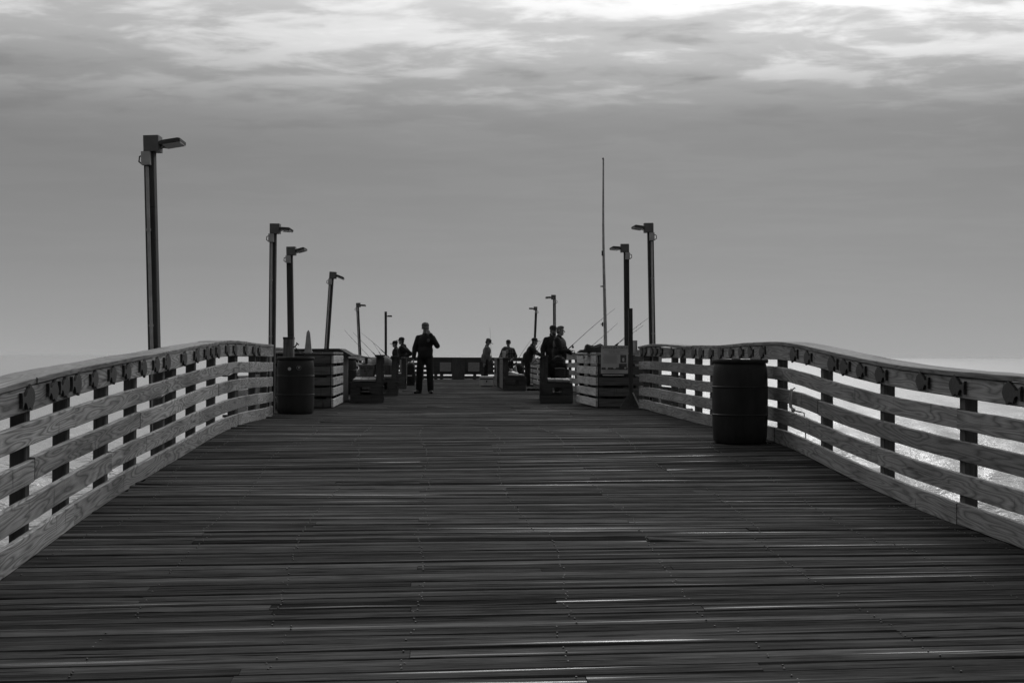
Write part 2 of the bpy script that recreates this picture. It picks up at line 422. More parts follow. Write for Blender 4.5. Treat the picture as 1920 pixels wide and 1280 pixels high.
# ------------------------------------------------------------------ sea
def build_sea():
    import numpy as np
    rng = np.random.RandomState(5)
    NR, NC = 620, 760
    inv = np.linspace(1 / 14.0, 1 / 2500.0, NR); d = 1 / inv
    ang = np.linspace(-0.62, 0.62, NC)
    X = d[:, None] * np.tan(ang)[None, :]; Y = np.repeat(d[:, None], NC, 1)
    drow = np.abs(np.gradient(d))[:, None]; dcol = (d * 1.24 / NC)[:, None]
    Z = np.zeros_like(X)
    for k in range(70):
        L = 1.3 * (22 / 1.3) ** rng.rand(); th = rng.normal(-0.25, 0.5)            # wave length, travel direction
        kx, ky = 2 * np.pi / L * np.sin(th), 2 * np.pi / L * np.cos(th)
        amp = 0.0125 * L ** 0.85 * rng.uniform(.5, 1.4) * (1 if L < 9 else .7)
        ph = rng.rand() * 6.28
        fade = np.clip(1.6 - 3.2 * np.maximum(drow * abs(ky), dcol * abs(kx)) / np.pi, 0, 1)
        p = kx * X + ky * Y + ph
        Z += amp * fade * (np.sin(p) + 0.25 * np.sin(2 * p + 1.0) * (L > 2))
    V = np.stack([X, Y, Z - 7.0], -1).reshape(-1, 3)
    idx = np.arange(NR * NC).reshape(NR, NC)
    Q = np.stack([idx[:-1, :-1], idx[:-1, 1:], idx[1:, 1:], idx[1:, :-1]], -1).reshape(-1, 4)
    # flat water further out, and around
    R2 = 40000.0; n0 = len(V); x0, x1 = d[0] * math.tan(.62), 2500 * math.tan(.62)
    ex = np.array([(-R2, 2500, -7), (-x1, 2500, -7), (x1, 2500, -7), (R2, 2500, -7), (R2, R2, -7), (-R2, R2, -7), (-R2, -2000, -7), (R2, -2000, -7), (-x0, 14, -7), (x0, 14, -7)])
    V = np.concatenate([V, ex]); F = Q.tolist() + [[n0 + a for a in f] for f in ([0, 1, 2, 3, 4, 5], [6, 8, 1, 0], [9, 7, 3, 2], [6, 7, 9, 8])]
    me = bpy.data.meshes.new('sea'); me.from_pydata(V.tolist(), [], F)
    me.polygons.foreach_set('use_smooth', [True] * len(me.polygons)); me.materials.append(M['sea']); me.update()
    o = bpy.data.objects.new('sea', me); COL.objects.link(o); tag(o, kind='structure')
build_sea()

# ------------------------------------------------------------------ deck of planks
ca, sa = math.cos(AX), math.sin(AX)
def P2W(p, q): return (p * ca - q * sa, p * sa + q * ca)      # pier coordinates -> world
def edge_x(y, side):
    if side < 0: return XL(y) if y < 18.1 else XLF(y) - .02
    return XR(y) if y < 20.4 else XRF(y) + .02
def build_deck():
    mb = MB(); mb.tone = 1.0; nails = MB()
    q = -3.0; W = 0.140; k = 0
    rows = [-3.0, -2.25, -1.5, -0.8, -0.1, .62, 1.35, 2.1, 2.85, 3.5]
    while q < 60.2:
        w = R.choice([.088, .092, .095, .10, .105, .12]); gap = R.choice([.003, .004, .005, .006, .009])
        yaw = R.uniform(-.002, .002)
        # ends of this plank on both edges
        def solve(side):
            p = 3.0 * side
            for _ in range(6):
                x, y = P2W(p, q); p += (edge_x(y, side) - x)
            return p
        pl = solve(-1) + R.uniform(-.03, .03) - (.13 if R.random() < .86 or q < 4.5 else .02); pr = solve(1) + R.uniform(-.03, .03) + (.15 if R.random() < .92 else .03)
        pa, pb = pl, pr
        cutpos = []
        if q < 40 and R.random() < .6:
            cutpos = sorted(R.sample(rows[2:-2], R.choice([1, 1, 2])))
        ends = [pa] + [c_ + R.uniform(-.02, .02) for c_ in cutpos if pa + .7 < c_ < pb - .7] + [pb]
        for pl, pr in [(a_ + (.0025 if i_ else 0), b_) for i_, (a_, b_) in enumerate(zip(ends, ends[1:]))]:
            n = max(3, int((pr - pl) * (2.7 if q < 22 else 1.4)))
            tilt = R.gauss(0, .006); cup = R.choice([R.uniform(-.003, .003), R.uniform(-.003, .003), R.uniform(.001, .003)]); dz = R.gauss(0, .0022)
            bow = [R.gauss(0, .0011) for _ in range(3)]
            mb.tone = max(.4, R.gauss(1.0, .3)); u0, v0 = R.uniform(0, 90), R.uniform(0, 90)
            lifted = (R.random() < .05)
            vs, fs, uvs = [], [], []
            prof = [(-.5, -.038), (-.5, -.007), (-.46, 0.0), (-.25, 0), (0, 0), (.25, 0), (.46, 0.0), (.5, -.007), (.5, -.038)]
            m = len(prof)
            for i in range(n + 1):
                f = i / n; p = pl + (pr - pl) * f
                bz = sum(b * math.sin((j + 1) * PI * f + j) for j, b in enumerate(bow))
                tw = tilt * math.cos(PI * f * (1 + (k % 3)) + k)
                if lifted: bz += .018 * max(0, .12 - f) / .12
                for (s_, z_) in prof:
                    qq = q + w / 2 + s_ * w + yaw * (p)
                    x, y = P2W(p, qq)
                    zz = deck_z(x, y) + z_ + dz + bz + tw * s_ * w + cup * (1 - 4 * s_ * s_)
                    vs.append((x, y, zz))
            acc = [0]
            for a, b in zip(prof, prof[1:]): acc.append(acc[-1] + math.hypot((b[0] - a[0]) * w, b[1] - a[1]))
            for i in range(n):
                ua, ub = u0 + (pr - pl) * i / n, u0 + (pr - pl) * (i + 1) / n
                for j in range(m - 1):
                    fs.append([i * m + j, (i + 1) * m + j, (i + 1) * m + j + 1, i * m + j + 1])
                    uvs.append([(ua, v0 + acc[j]), (ub, v0 + acc[j]), (ub, v0 + acc[j + 1]), (ua, v0 + acc[j + 1])])
            fs.append(list(range(m))); uvs.append([(u0 + prof[j][0], v0 + prof[j][1]) for j in range(m)])
            fs.append([n * m + j for j in range(m - 1, -1, -1)]); uvs.append([(u0, v0)] * m)
            mb.add(vs, fs, uvs)
        if 2.5 < q < 15:
            for r_ in rows:
                off = .05 * math.sin(q * 1.3 + r_ * 7) + (.09 if math.sin(q * .9 + r_ * 3) > .5 else 0)
                for s_ in (.25, .75):
                    if R.random() < .4: continue
                    x, y = P2W(r_ + off + R.gauss(0, .008), q + s_ * w); zz = deck_z(x, y) + .003 + dz
                    if not (edge_x(y, -1) + .05 < x < edge_x(y, 1) - .05): continue
                    rr = .0046
                    nails.lathe([(rr, -.004), (rr, .0015), (rr * .6, .003)], 6, (x, y, zz))
        q += w + gap; k += 1
    # stringers carrying the planks
    mb.tone = .6
    for r_ in rows:
        for q0 in range(-3, 60, 3):
            a = P2W(r_, q0); b = P2W(r_, q0 + 3)
            if not (edge_x(a[1], -1) < a[0] < edge_x(a[1], 1)) or not (edge_x(b[1], -1) < b[0] < edge_x(b[1], 1)): continue
            mb.bar((a[0], a[1], deck_z(*a) - .19), (b[0], b[1], deck_z(*b) - .19), .09, .24)
    tag(mb.build('pier_deck', 'deck'), kind='structure')
    tag(nails.build('deck_nails', 'nail'), kind='stuff')
build_deck()

# ------------------------------------------------------------------ railings
COURSES = [('fascia_board', .876, 1.0215), ('rail_board', .660, .795), ('rail_board', .443, .580), ('rail_board', .217, .362), ('rail_board', .0, .152)]
def fish_outline():
    """flounder-like plate: pointed snout, rounded body, ragged fins, waist and a flared tail"""
    up, dn = [(-.135, 0.0)], []
    for k in range(1, 12):
        f = k / 12; x = -.135 + .205 * f; h = .066 * math.sin(PI * f ** .8) ** .75
        if 4 <= k <= 6: h += (.004, .020, .009)[k - 4]                       # dorsal fin
        if k > 8: h = max(h, .016)
        up.append((x, h))
    tail = [(.084, .016), (.100, .040), (.126, .052), (.118, .018), (.117, -.014), (.127, -.048), (.100, -.038), (.084, -.015)]
    for k in range(11, 0, -1):
        f = k / 12; x = -.135 + .205 * f; h = .062 * math.sin(PI * f ** .8) ** .75
        if k in (8, 9): h += (.012, .024)[k - 8]                              # anal fin
        if 3 <= k <= 5: h += (.006, .022, .012)[k - 3]                        # belly fin
        if k > 9: h = max(h, .015)
        dn.append((x, -h))
    return up + tail + dn
FISH = fish_outline()

def railing(label, xf, zf, side, y0, y1, posts, mats, fish=(), step=.25, clear=.002, joints=3, group='wooden railings along the pier', course_mat=None):
    """railing along x = xf(y). side: +1 the sea lies at +x, -1 at -x. Boards on the deck side, posts outside."""
    root = thing('railing', label, 'railing', (xf(y0), y0, zf(y0)), group=group)
    off = Vector(root.location)
    def base(y):
        t = Vector((xf(y + .2) - xf(y - .2), .4, 0)).normalized(); n = Vector((t.y, -t.x, 0)) * side      # outward
        return Vector((xf(y), y, zf(y) + clear)), n
    def board(name, mat, ya, yb, o0, o1, z0, z1, wob=.003):
        mb = MB(); n = max(2, int((yb - ya) / step)); k = .005
        sec = [(o0 + k, z0), (o1 - k, z0), (o1, z0 + k), (o1, z1 - k), (o1 - k, z1), (o0 + k, z1), (o0, z1 - k), (o0, z0 + k)]
        u0, v0 = R.uniform(0, 90), R.uniform(0, 90); vs, fs, uvs = [], [], []; m = 8
        w1, w2, ph = R.gauss(0, wob), R.gauss(0, wob), R.uniform(0, 6)
        per = [0]
        for i in range(m):
            a, b = sec[i], sec[(i + 1) % m]; per.append(per[-1] + math.hypot(b[0] - a[0], b[1] - a[1]))
        for i in range(n + 1):
            f = i / n; y = ya + (yb - ya) * f; b, nn = base(y)
            e1 = R.gauss(0, .0012); e2 = R.gauss(0, .0012)
            dz = w1 * math.sin(PI * f) + w2 * math.sin(2 * PI * f + ph); do = .003 * math.sin(3 * f + ph)
            for (o_, z_) in sec:
                ed = e1 if z_ < (z0 + z1) / 2 else e2
                vs.append(b + nn * (o_ + do) + Vector((0, 0, z_ + dz + ed)) - off)
        for i in range(n):
            for j in range(m):
                j2 = (j + 1) % m
                ua, ub = u0 + (yb - ya) * i / n, u0 + (yb - ya) * (i + 1) / n
                fs.append([i * m + j, i * m + j2, (i + 1) * m + j2, (i + 1) * m + j])
                uvs.append([(ua, v0 + per[j]), (ua, v0 + per[j + 1]), (ub, v0 + per[j + 1]), (ub, v0 + per[j])])
        fs.append(list(range(m - 1, -1, -1))); uvs.append([(u0 + s_[0], v0 + s_[1]) for s_ in reversed(sec)])
        fs.append([n * m + j for j in range(m)]); uvs.append([(u0 + s_[0], v0 + s_[1]) for s_ in sec])
        mb.add(vs, fs, uvs)
        return smooth_angle(mb.build(name, mat, root), 25)
    ps = sorted(posts)
    for ci, (nm, z0, z1) in enumerate(COURSES):
        st = (ci * 2 + (1 if side > 0 else 0)) % joints
        cuts = [y0] + [p for i, p in enumerate(ps) if i % joints == st and y0 + .6 < p < y1 - .6] + [y1]
        for a, b in zip(cuts, cuts[1:]):
            lift = R.uniform(-.004, .004); o = .002 * (R.random())
            board(nm, mats[0], a + .002, b - .002, .010 + o, .048 + o, z0 + lift, z1 + lift)
    st = 1
    cuts = [y0 - .02] + [p for i, p in enumerate(ps) if i % joints == st and y0 + .6 < p < y1 - .6] + [y1 + .02]
    for a, b in zip(cuts, cuts[1:]):
        o = R.uniform(-.006, .006)
        board('cap_board', mats[1], a + .002, b - .002, .0 + o, .245 + o, 1.019, 1.057, .004)
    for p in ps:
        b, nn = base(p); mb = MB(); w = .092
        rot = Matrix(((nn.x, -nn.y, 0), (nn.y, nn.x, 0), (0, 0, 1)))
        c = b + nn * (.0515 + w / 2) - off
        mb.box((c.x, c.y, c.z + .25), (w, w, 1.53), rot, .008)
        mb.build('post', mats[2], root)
    for y in fish:
        b, nn = base(y); t = Vector((-nn.y, nn.x, 0)); 
        if t.y > 0: t = -t                      # towards the viewer: tails point back
        j = R.uniform(.82, .98); tilt = R.gauss(0, .05)
        mb = MB(); vs = []; n = len(FISH)
        for o_ in (-.010, .0085):
            for (fx, fz) in FISH:
                xx = (fx * math.cos(tilt) - fz * math.sin(tilt)) * j; zz = (fx * math.sin(tilt) + fz * math.cos(tilt)) * j
                vs.append(b + nn * o_ + t * xx + Vector((0, 0, .951 + zz)) - off)
        mb.add(vs, [list(range(n))[::-1], [n + i for i in range(n)]] + [[i, (i + 1) % n, n + (i + 1) % n, n + i] for i in range(n)])
        mb.build('fish_plaque', 'plaque', root)
    return root

fl = [5488 / (820 - p) for p in (26,80,105,132,172,212,243,275,300,320,351,374,392,403,413,430,443,461,476,485)]
fr = [8064 / (p - 803) for p in (1890,1788,1724,1647,1610,1580,1557,1510,1483,1422,1399,1380,1361,1341,1324,1307,1295,1277,1260,1242,1234,1227,1215,1209)]
railing('long grey plank railing on the left with dark plaques, curving down towards the viewer', XL, ZL, -1, 3.0, 17.9,
        [3.1, 4.1, 5.1, 6.1, 7.1, 8.0, 9.1, 10.05, 11.1, 12.5, 13.6, 14.9, 16.4, 17.5], ('rail_l', 'cap', 'post'), fl)
railing('long plank railing on the right, toned darker for shade, with dark fish plaques, running behind the big barrel', XR, ZR, 1, 3.0, 20.2,
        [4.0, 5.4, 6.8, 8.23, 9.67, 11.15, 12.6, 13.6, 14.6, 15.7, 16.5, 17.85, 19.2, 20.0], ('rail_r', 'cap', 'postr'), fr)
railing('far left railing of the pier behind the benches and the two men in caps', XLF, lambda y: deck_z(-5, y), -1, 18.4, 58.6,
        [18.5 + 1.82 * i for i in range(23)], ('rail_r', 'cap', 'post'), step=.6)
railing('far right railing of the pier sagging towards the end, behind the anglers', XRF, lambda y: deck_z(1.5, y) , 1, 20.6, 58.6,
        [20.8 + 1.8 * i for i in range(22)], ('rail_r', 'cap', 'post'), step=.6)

def end_railing():
    A, B = Vector((XLF(58.8), 58.8, 0)), Vector((XRF(58.8), 58.8, 0)); z = deck_z(-3, 58.8)
    root = thing('end_railing', 'dark railing across the far end of the pier, under the horizon', 'railing', (0, 58.8, z), group='wooden railings along the pier')
    for i, (nm, z0, z1) in enumerate(COURSES):
        MB().box(((A.x + B.x) / 2, 0, (z0 + z1) / 2 + .03), (B.x - A.x + .1, .04, z1 - z0), None, .005).build(nm, 'bench', root)
    MB().box(((A.x + B.x) / 2, .05, 1.07), (B.x - A.x + .3, .25, .04), None, .005).build('cap_board', 'post', root)
    for px in (716, 742, 768, 791, 817, 828, 890, 905, 930, 955, 980):
        x = at(px, 690, 58.8).x
        MB().box((x, .1, .4), (.16, .14, 1.2), None, .008).build('post', 'post', root)
    # solid boards over the upper gaps
    for a, b in ((807, 850), (870, 925)):
        xa, xb = at(a, 690, 58.8).x, at(b, 690, 58.8).x
        MB().box(((xa + xb) / 2, -.045, .70), (xb - xa, .02, .62), None, .003).build('panel', 'pole', root)
    xa, xb = at(847.5, 690, 58.8).x, at(871.5, 690, 58.8).x
    MB().box(((xa + xb) / 2, -.09, .50), (xb - xa, .06, 1.0), None, .006).build('gate_board', 'bench', root)
    return root
end_railing()
def end_notice(px0, px1, label):
    z = deck_z(-3, 58.8); xa, xb = at(px0, 690, 58.8).x, at(px1, 690, 58.8).x
    r = thing('notice_sign', label, 'sign', ((xa + xb) / 2, 58.71, z + .40), group='pale notices on the end railing')
    w = xb - xa
    MB().box((0, 0, .22), (w, .02, .44)).build('panel', 'tub', r)
    mb = MB()
    for k in range(6): mb.box((R.uniform(-.02, .02), -.013, .09 + k * .055), (w * R.uniform(.6, .85), .004, .016))
    mb.build('printed_lines', 'greyink', r)
end_notice(825, 846, 'pale notice board on the end railing, between the standing man and the solid dark board')
end_notice(878, 899, 'pale notice board on the end railing, just left of the man bending over the cooler')

# ------------------------------------------------------------------ lamp posts
def lamp_post(label, base_px, top_px, top_y, d, side, conduit=True, tilt=6, block=True, w=.1, yaw_lamp=0.0, ls=.8):
    b = at(base_px, 668, d); tp = at(top_px, top_y, d)
    zd = deck_z(b.x, d) - .5
    dirx = (tp.x - b.x) / (tp.z - b.z)
    bx = b.x + dirx * (zd - b.z)
    r = thing('lamp_post', label, 'lamp post', (bx, d, zd), group='lamp posts along the pier')
    H = tp.z - zd; T = Vector((tp.x - bx, 0, H)); up = T.normalized()
    rot = Vector((0, 0, 1)).rotation_difference(up).to_matrix()
    MB().box(T / 2, (w, w, H), rot, .008).build('pole', 'pole', r)
    s = side                                   # +1: lamp reaches to the right
    if block:
        mb = MB(); mb.box(T - up * .075 + Vector((s * .035, -.012, 0)), (w + .05, w + .05, .155), rot, .006); bl = mb.build('head_block', 'box', r)
        mb = MB(); mb.box(T - up * .225 + Vector((-s * .015, -w / 2 - .03, 0)), (.085, .06, .13), rot, .004); mb.build('junction_box', 'conduit', r)
        c = T - up * .22
        mb = MB(); mb.tube([c + Vector((-s * .04, -.04, .04)), c + Vector((-s * .095, -.03, .02)), c + Vector((-s * .10, -.03, -.03)), c + Vector((-s * .06, -.03, -.06))], .008, 6)
        mb.build('cable_loop', 'black', r)
    if conduit:
        mb = MB(); a = up * .5 + Vector((s * -.004, -w / 2 - .014, 0)); e = T - up * .3 + Vector((-s * .012, -w / 2 - .014, 0))
        mb.tube([a, e], .017, 8)
        for f in (.12, .45, .78): p = a.lerp(e, f); mb.tube([p - up * .012, p + up * .012], .023, 8)
        smooth_angle(mb.build('conduit', 'conduit', r))
    # arm and flood lamp
    hz = .085 if block else .2
    st = T - up * hz + Vector((s * (w / 2 + (.035 if block else 0)), 0, 0))
    mb = MB(); mb.tube([st, st + Vector((s * .03, 0, .003)), st + Vector((s * .06, -.005, .004))], .016, 8); mb.tube([st + Vector((s * .01, 0, -.012)), st + Vector((s * .03, 0, -.03)), st + Vector((s * .06, 0, -.015))], .006, 6)
    mb.build('arm', 'black', r)
    q = Euler((rad(-8), rad(-tilt * s), yaw_lamp)).to_matrix()
    lc = st + Vector((s * .03, -.01, .008))
    mb = MB(); out = [(0, -.016), (.03, -.022), (.235, -.022), (.238, .008), (.21, .017), (.06, .018), (0, .010)]
    vs = []
    for yy in (-.075, .075):
        for (xx, zz) in out: vs.append(lc + q @ Vector((s * xx * ls, yy, zz)))
    n = len(out); mb.add(vs, [[i, (i + 1) % n, n + (i + 1) % n, n + i] for i in range(n)] + [list(range(n))[::-1], [n + k for k in range(n)]])
    hd = mb.build('lamp_head', 'black', r)
    mb = MB(); mb.box(lc + q @ Vector((s * .137 * ls, 0, -.027)), (.19 * ls, .13, .012), q, .002); mb.build('lens', 'lens', hd)
    return r
LP = lamp_post
lp1 = LP('tallest nearest lamp post on the left, rising behind the plaque-covered railing', 290, 279, 256, 11.75, 1, tilt=8, w=.1, yaw_lamp=-.12, ls=.95)
mb = MB(); mb.box((.055, .0, .735), (.19, .15, 1.45), None, .008); mb.build('pole_base', 'post', lp1)
LP('lamp post on the left at the end of the plaque-covered railing, with a conduit', 510, 512, 420, 18.9, 1, tilt=-4, yaw_lamp=-.2)
LP('lamp post on the left rising behind the thick squat post', 546, 542.5, 463, 21.6, 1, conduit=False, tilt=14, w=.105, yaw_lamp=-.2)
LP('lamp post on the left leaning right, its lamp head drooping', 611.5, 622, 510, 27.6, 1, tilt=-22, w=.1)
LP('lamp post on the left leaning slightly left behind the fishing rods and tarp mound', 675, 670, 568, 43.4, 1, tilt=-3)
LP('bare straight farthest lamp post on the left, lamp arm below its top', 723.5, 723.2, 584, 51.5, 1, conduit=False, block=False, tilt=0)
LP('tallest lamp post on the right, with a conduit, behind the railing end', 1223.5, 1219.5, 419, 20.0, -1, tilt=6, yaw_lamp=.3)
LP('lamp post on the right beside the dark sign stand, without a conduit', 1176, 1174.5, 458, 22.6, -1, conduit=False, tilt=2, yaw_lamp=.3)
LP('lamp post on the right directly behind the man in the black cap', 1040, 1039.5, 553, 40.5, -1, tilt=-4)
LP('farthest lamp post on the right, behind the leaning angler in a cap', 1001.5, 1005.5, 575, 51.0, -1, conduit=False, tilt=2)

def flagpole():
    d = 29.0; tp = at(1131, 297, d); b = at(1135.5, 668, d); z0 = deck_z(b.x, d)
    r = thing('flagpole', 'very tall thin tapered bare flagpole on the right', 'flagpole', (b.x, d, z0))
    T = Vector((tp.x - b.x, 0, tp.z - z0))
    mb = MB(); N = 14; mb.tube([T * (i / N) + Vector((0.012 * math.sin(i * .5), 0, 0)) for i in range(N + 1)], [.052 - .033 * (i / N) for i in range(N + 1)], 12); smooth_angle(mb.build('pole', 'steel', r))
    mb = MB(); mb.ell(T, (.022, .022, .03)); mb.build('finial', 'black', r, True)
    for f in (.30, .46): 
        p = T * f; mb = MB(); mb.tube([p + Vector((-.05, -.03, .0)), p + Vector((-.10, -.03, .0))], .012, 6); mb.box(p + Vector((-.055, -.02, 0)), (.03, .05, .10 if f < .4 else .03)); mb.build('cleat', 'black', r)
    p = T * .60; mb = MB(); mb.box(p + Vector((-.045, -.02, 0)), (.03, .03, .12)); mb.build('bracket', 'black', r)
flagpole()

# ------------------------------------------------------------------ barrels
def barrel(label, loc, mat='barrel', rz=0.0):
    r = thing('barrel', label, 'barrel', loc, rz, 'plastic barrels used as bins')
    rr = .284; H = .88
    prof = [(.02, .012), (.235, .0), (.262, .008), (.276, .035), (.282, .10), (.2875, .20), (.2882, .275), (.2885, .288), (.2950, .295), (.2950, .303), (.289, .310), (.2892, .322), (.2895, .45), (.2892, .566), (.289, .578), (.2950, .585), (.2950, .593), (.2885, .600), (.2880, .612), (.286, .70), (.279, .79), (.268, .835), (.262, .845)]
    inner = [(.252, .845), (.25, .80), (.262, .5), (.255, .06), (.02, .04)]
    mb = MB(); mb.lathe(prof + inner, 56)
    smooth_angle(mb.build('body', mat, r), 28)
    mb = MB(); mb.lathe([(.256, .838), (.286, .838), (.292, .846), (.293, .87), (.288, .879), (.262, .879), (.256, .872), (.256, .838)], 56); smooth_angle(mb.build('rim', mat, r), 50)
    return r
def barrel_at(label, px, d, **k):
    p = ground(px, d); return barrel(label, p, **k)
barrel_at('large dark barrel standing against the right railing', 1387.5, 12.6)
b1 = barrel_at('dark barrel with two round stickers by the end of the left railing', 554.5, 18.6)
for k, (a, z, m) in enumerate(((-8, .70, 'pale'), (20, .715, 'greyink'))):
    t = rad(-90 + a); mb = MB(); p = Vector((.293 * math.cos(t), .293 * math.sin(t), z)); nrm = Vector((math.cos(t), math.sin(t), 0))
    s = bpy.data.objects.new('sticker', None)
    if k == 1: mb.tube([p - nrm * .004, p + nrm * .003], .036, 20)
    else: mb.tube([p - nrm * .004, p + nrm * .003], .026, 9)
    o = mb.build('sticker', m, b1)
    if k == 1:
        mb = MB(); mb.tube([p + nrm * .003, p + nrm * .005], .030, 20); oo = mb.build('sticker_face', 'ink', o)
        lettering('V', 'sticker_mark', .045, 'white', o, p + nrm * .007, (PI / 2, 0, t + PI / 2))
barrel_at('dark barrel standing behind the left slatted box, nearly hidden', 646.5, 29.0)

# ------------------------------------------------------------------ slatted boxes
def slatted_box(label, corner_px, d, side, L=2.2, W=1.12, H=.94, rz=AX):
    """corner = the near corner towards the walkway. side -1: box extends to the left of it"""
    c = ground(corner_px, d)
    r = thing('slatted_box', label, 'slatted box', c, rz, 'slatted wooden boxes beside the walkway')
    s = side
    hs = [.02 + i * .1875 for i in range(5)]; sh = .137; th = .036
    for h in hs:
        j = R.uniform(-.006, .006)
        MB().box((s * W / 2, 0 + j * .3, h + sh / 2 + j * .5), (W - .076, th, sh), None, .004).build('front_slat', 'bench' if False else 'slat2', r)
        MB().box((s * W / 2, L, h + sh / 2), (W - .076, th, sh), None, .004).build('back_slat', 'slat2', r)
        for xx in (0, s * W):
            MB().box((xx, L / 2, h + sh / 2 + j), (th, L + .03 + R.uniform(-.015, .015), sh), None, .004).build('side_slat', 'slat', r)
    for xx in (s * .066, s * (W - .066)):
        for yy in (.066, L - .066): MB().box((xx, yy, H / 2), (.09, .09, H - .03), None, .005).build('corner_post', 'bench', r)
    for xx in (s * W * .5,): MB().box((xx, .055, H / 2), (.14, .036, H - .03), None, .004).build('brace', 'bench', r)
    for xx in (0, s * W): MB().box((xx - (.04 * (1 if xx == 0 else -1) * -s if False else 0) + (s * .04 if xx == 0 else -s * .04), L * .5, H / 2), (.036, .14, H - .03), None, .004).build('brace', 'bench', r)
    n = 6
    for i in range(n):
        w = (W + .04) / n; x = s * (-.02 + w * (i + .5)); MB().box((x, L / 2, H + .014 + R.uniform(-.002, .002)), (w - .008, L + .08, .028), None, .003).build('top_board', 'seat', r)
    return r, c
M['slat2'] = wood('slat_wood_shaded', 0.10, ring=0.35, stain=0.3, rings=6)  # darker copy of the slat wood, shade of camera-facing sides in its colour
lbox, lc = slatted_box('slatted wooden box behind the stickered barrel, side towards the walkway toned paler as lit', 624, 20.7, -1)
rbox, rc = slatted_box('slatted wooden box behind the turtle sign on the right', 1119, 20.85, 1, rz=AX + .03)

def small_box_items():
    # thick squat post with a dark cap strip
    d = 20.5; c = at(544, 660, d)
    r = thing('squat_post', 'thick squat post with a dark top edge between railing end and left slatted box', 'post', (c.x, d - .12, 0.0))
    top = at(544, 634, d).z
    MB().box((0, 0, top / 2), (.165, .165, top), None, .008).build('shaft', 'slat2', r)
    MB().box((0, 0, top + .0), (.172, .172, .035), None, .004).build('cap', 'black', r)
    mb = MB(); a = Vector((.08, -.05, top - .15))
    mb.tube([a, a + Vector((.03, 0, .0)), a + Vector((.075, 0, .06))], .012, 7); mb.tube([a + Vector((.055, 0, .075)), a + Vector((.10, 0, .035))], .010, 7)
    mb.tube([a + Vector((.03, 0, .0)), a + Vector((.09, 0, -.05)), a + Vector((.16, .0, -.10)), a + Vector((.21, 0, -.11))], .008, 7)
    mb.build('crank_handle', 'black', r)
    # four-sided tapered marker standing on the box
    d = 21.2; p = at(578, 660, d); h = at(578, 619, d).z - .968
    mb = MB(); vs = []
    for z, w in ((0, .082), (.02, .075), (.021, .062), (h - .05, .03), (h - .02, .022), (h - .018, .012), (h, .010)):
        for sx, sy in ((-1, -1), (1, -1), (1, 1), (-1, 1)): vs.append((sx * w, sy * w, z))
    fs = []
    for i in range(6): fs += [[i * 4 + k, i * 4 + (k + 1) % 4, i * 4 + 4 + (k + 1) % 4, i * 4 + 4 + k] for k in range(4)]
    fs += [[3, 2, 1, 0], [24, 25, 26, 27]]
    mb.add(vs, fs); o = mb.build('tapered_marker', 'tub'); o.location = (p.x, d, .968); o.rotation_euler = (0, 0, .1)
    tag(o, 'grey four-sided tapered marker standing on the left slatted box', 'marker')
    # dark lidded bin behind the box, lid sloping to the right
    d0 = 23.3; xa, xb = at(548, 660, d0).x, at(657, 660, d0).x; z0 = 0
    r = thing('lidded_bin', 'dark bin with a sloping lid behind the left slatted box', 'bin', (xa, d0, z0), AX)
    w = xb - xa; tz = at(600, 653, d0).z
    mb = MB(); mb.prism([(0.03, 0), (w * .86, 0), (w * .86, .9), (.03, .9)], 'y', .03, 1.6); mb.build('body', 'bench', r)
    mb = MB(); mb.prism([(0, .9), (w, .9), (w, .925), (w * .80, tz), (0, tz - .01)], 'y', 0, 1.7); mb.build('lid', 'tarp', r)
    # tarp mound and pale clutter near the bucket
    d = 33.0; p = ground(690, d)
    mb = MB(); mb.ell((0, 0, .35), (.26, .45, .5)); mb.ell((.12, .1, .3), (.22, .4, .48)); mb.ell((-.15, 0, .2), (.2, .3, .42)); mb.box((0, 0, .2), (.5, .7, .4))
    o = fuse(mb, 'tarp_mound', 'canvas', None, .02, 4); o.location = p + Vector((.0, 0, .04)); tag(o, 'grey tarp mound behind the lettered tub on the left', 'tarp')
    # plastic tub with lid and letters on the near left bench
    d = 25.2; p = at(689, 711, d)
    r = thing('lettered_tub', 'grey tub with black hand lettering standing on the nearest left bench', 'tub', (p.x, d, .475))
    sc = d / F
    ht = 21 * sc; wb = 24 * sc / 2; wt = 29 * sc / 2
    mb = MB(); mb.add([(-wb, -.13, 0), (wb, -.13, 0), (wb, .13, 0), (-wb, .13, 0), (-wt, -.15, ht), (wt, -.15, ht), (wt, .15, ht), (-wt, .15, ht)], [[3, 2, 1, 0], [4, 5, 6, 7], [0, 1, 5, 4], [1, 2, 6, 5], [2, 3, 7, 6], [3, 0, 4, 7]]); mb.build('tub_body', 'tub', r)
    MB().box((0, 0, ht + .012), (wt * 2 + .02, .33, .024), None, .006).build('lid', 'tub', r)
    for tx, zz, sz in (('RED FISH', ht * .76, .062), ('BUT', ht * .5, .062), ('IT', ht * .24, .055)):
        lettering(tx, 'lettering', sz, 'ink', r, (0, -.131 - .02 * zz / ht - .004, zz), (PI / 2, 0, 0))
    p2 = at(688, 687, 25.4)
    mb = MB(); mb.tube([(0, 0, .0), (0, 0, .06), (.0, 0, .14)], [.034, .03, .036], 10); mb.ell((-.035, 0, .018), (.06, .03, .02)); 
    o = mb.build('boot', 'black'); o.location = (p2.x, 25.3, .475 + ht + .024); tag(o, 'small black boot-shaped object standing on the lid of the lettered tub', 'boot')
    # slatted bin with domed canvas cover between the first and second left bench
    d = 30.5; p = ground(716, d)
    r = thing('covered_bin', 'slatted bin under a domed pale cover behind the nearest left bench', 'bin', p, AX)
    for i in range(7):
        MB().box((-.26 + i * .085, -.3, .36), (.07, .03, .70), None, .004).build('slat', 'slat2', r)
    MB().box((0, .02, .36), (.56, .56, .70), None, .006).build('body', 'bench', r)
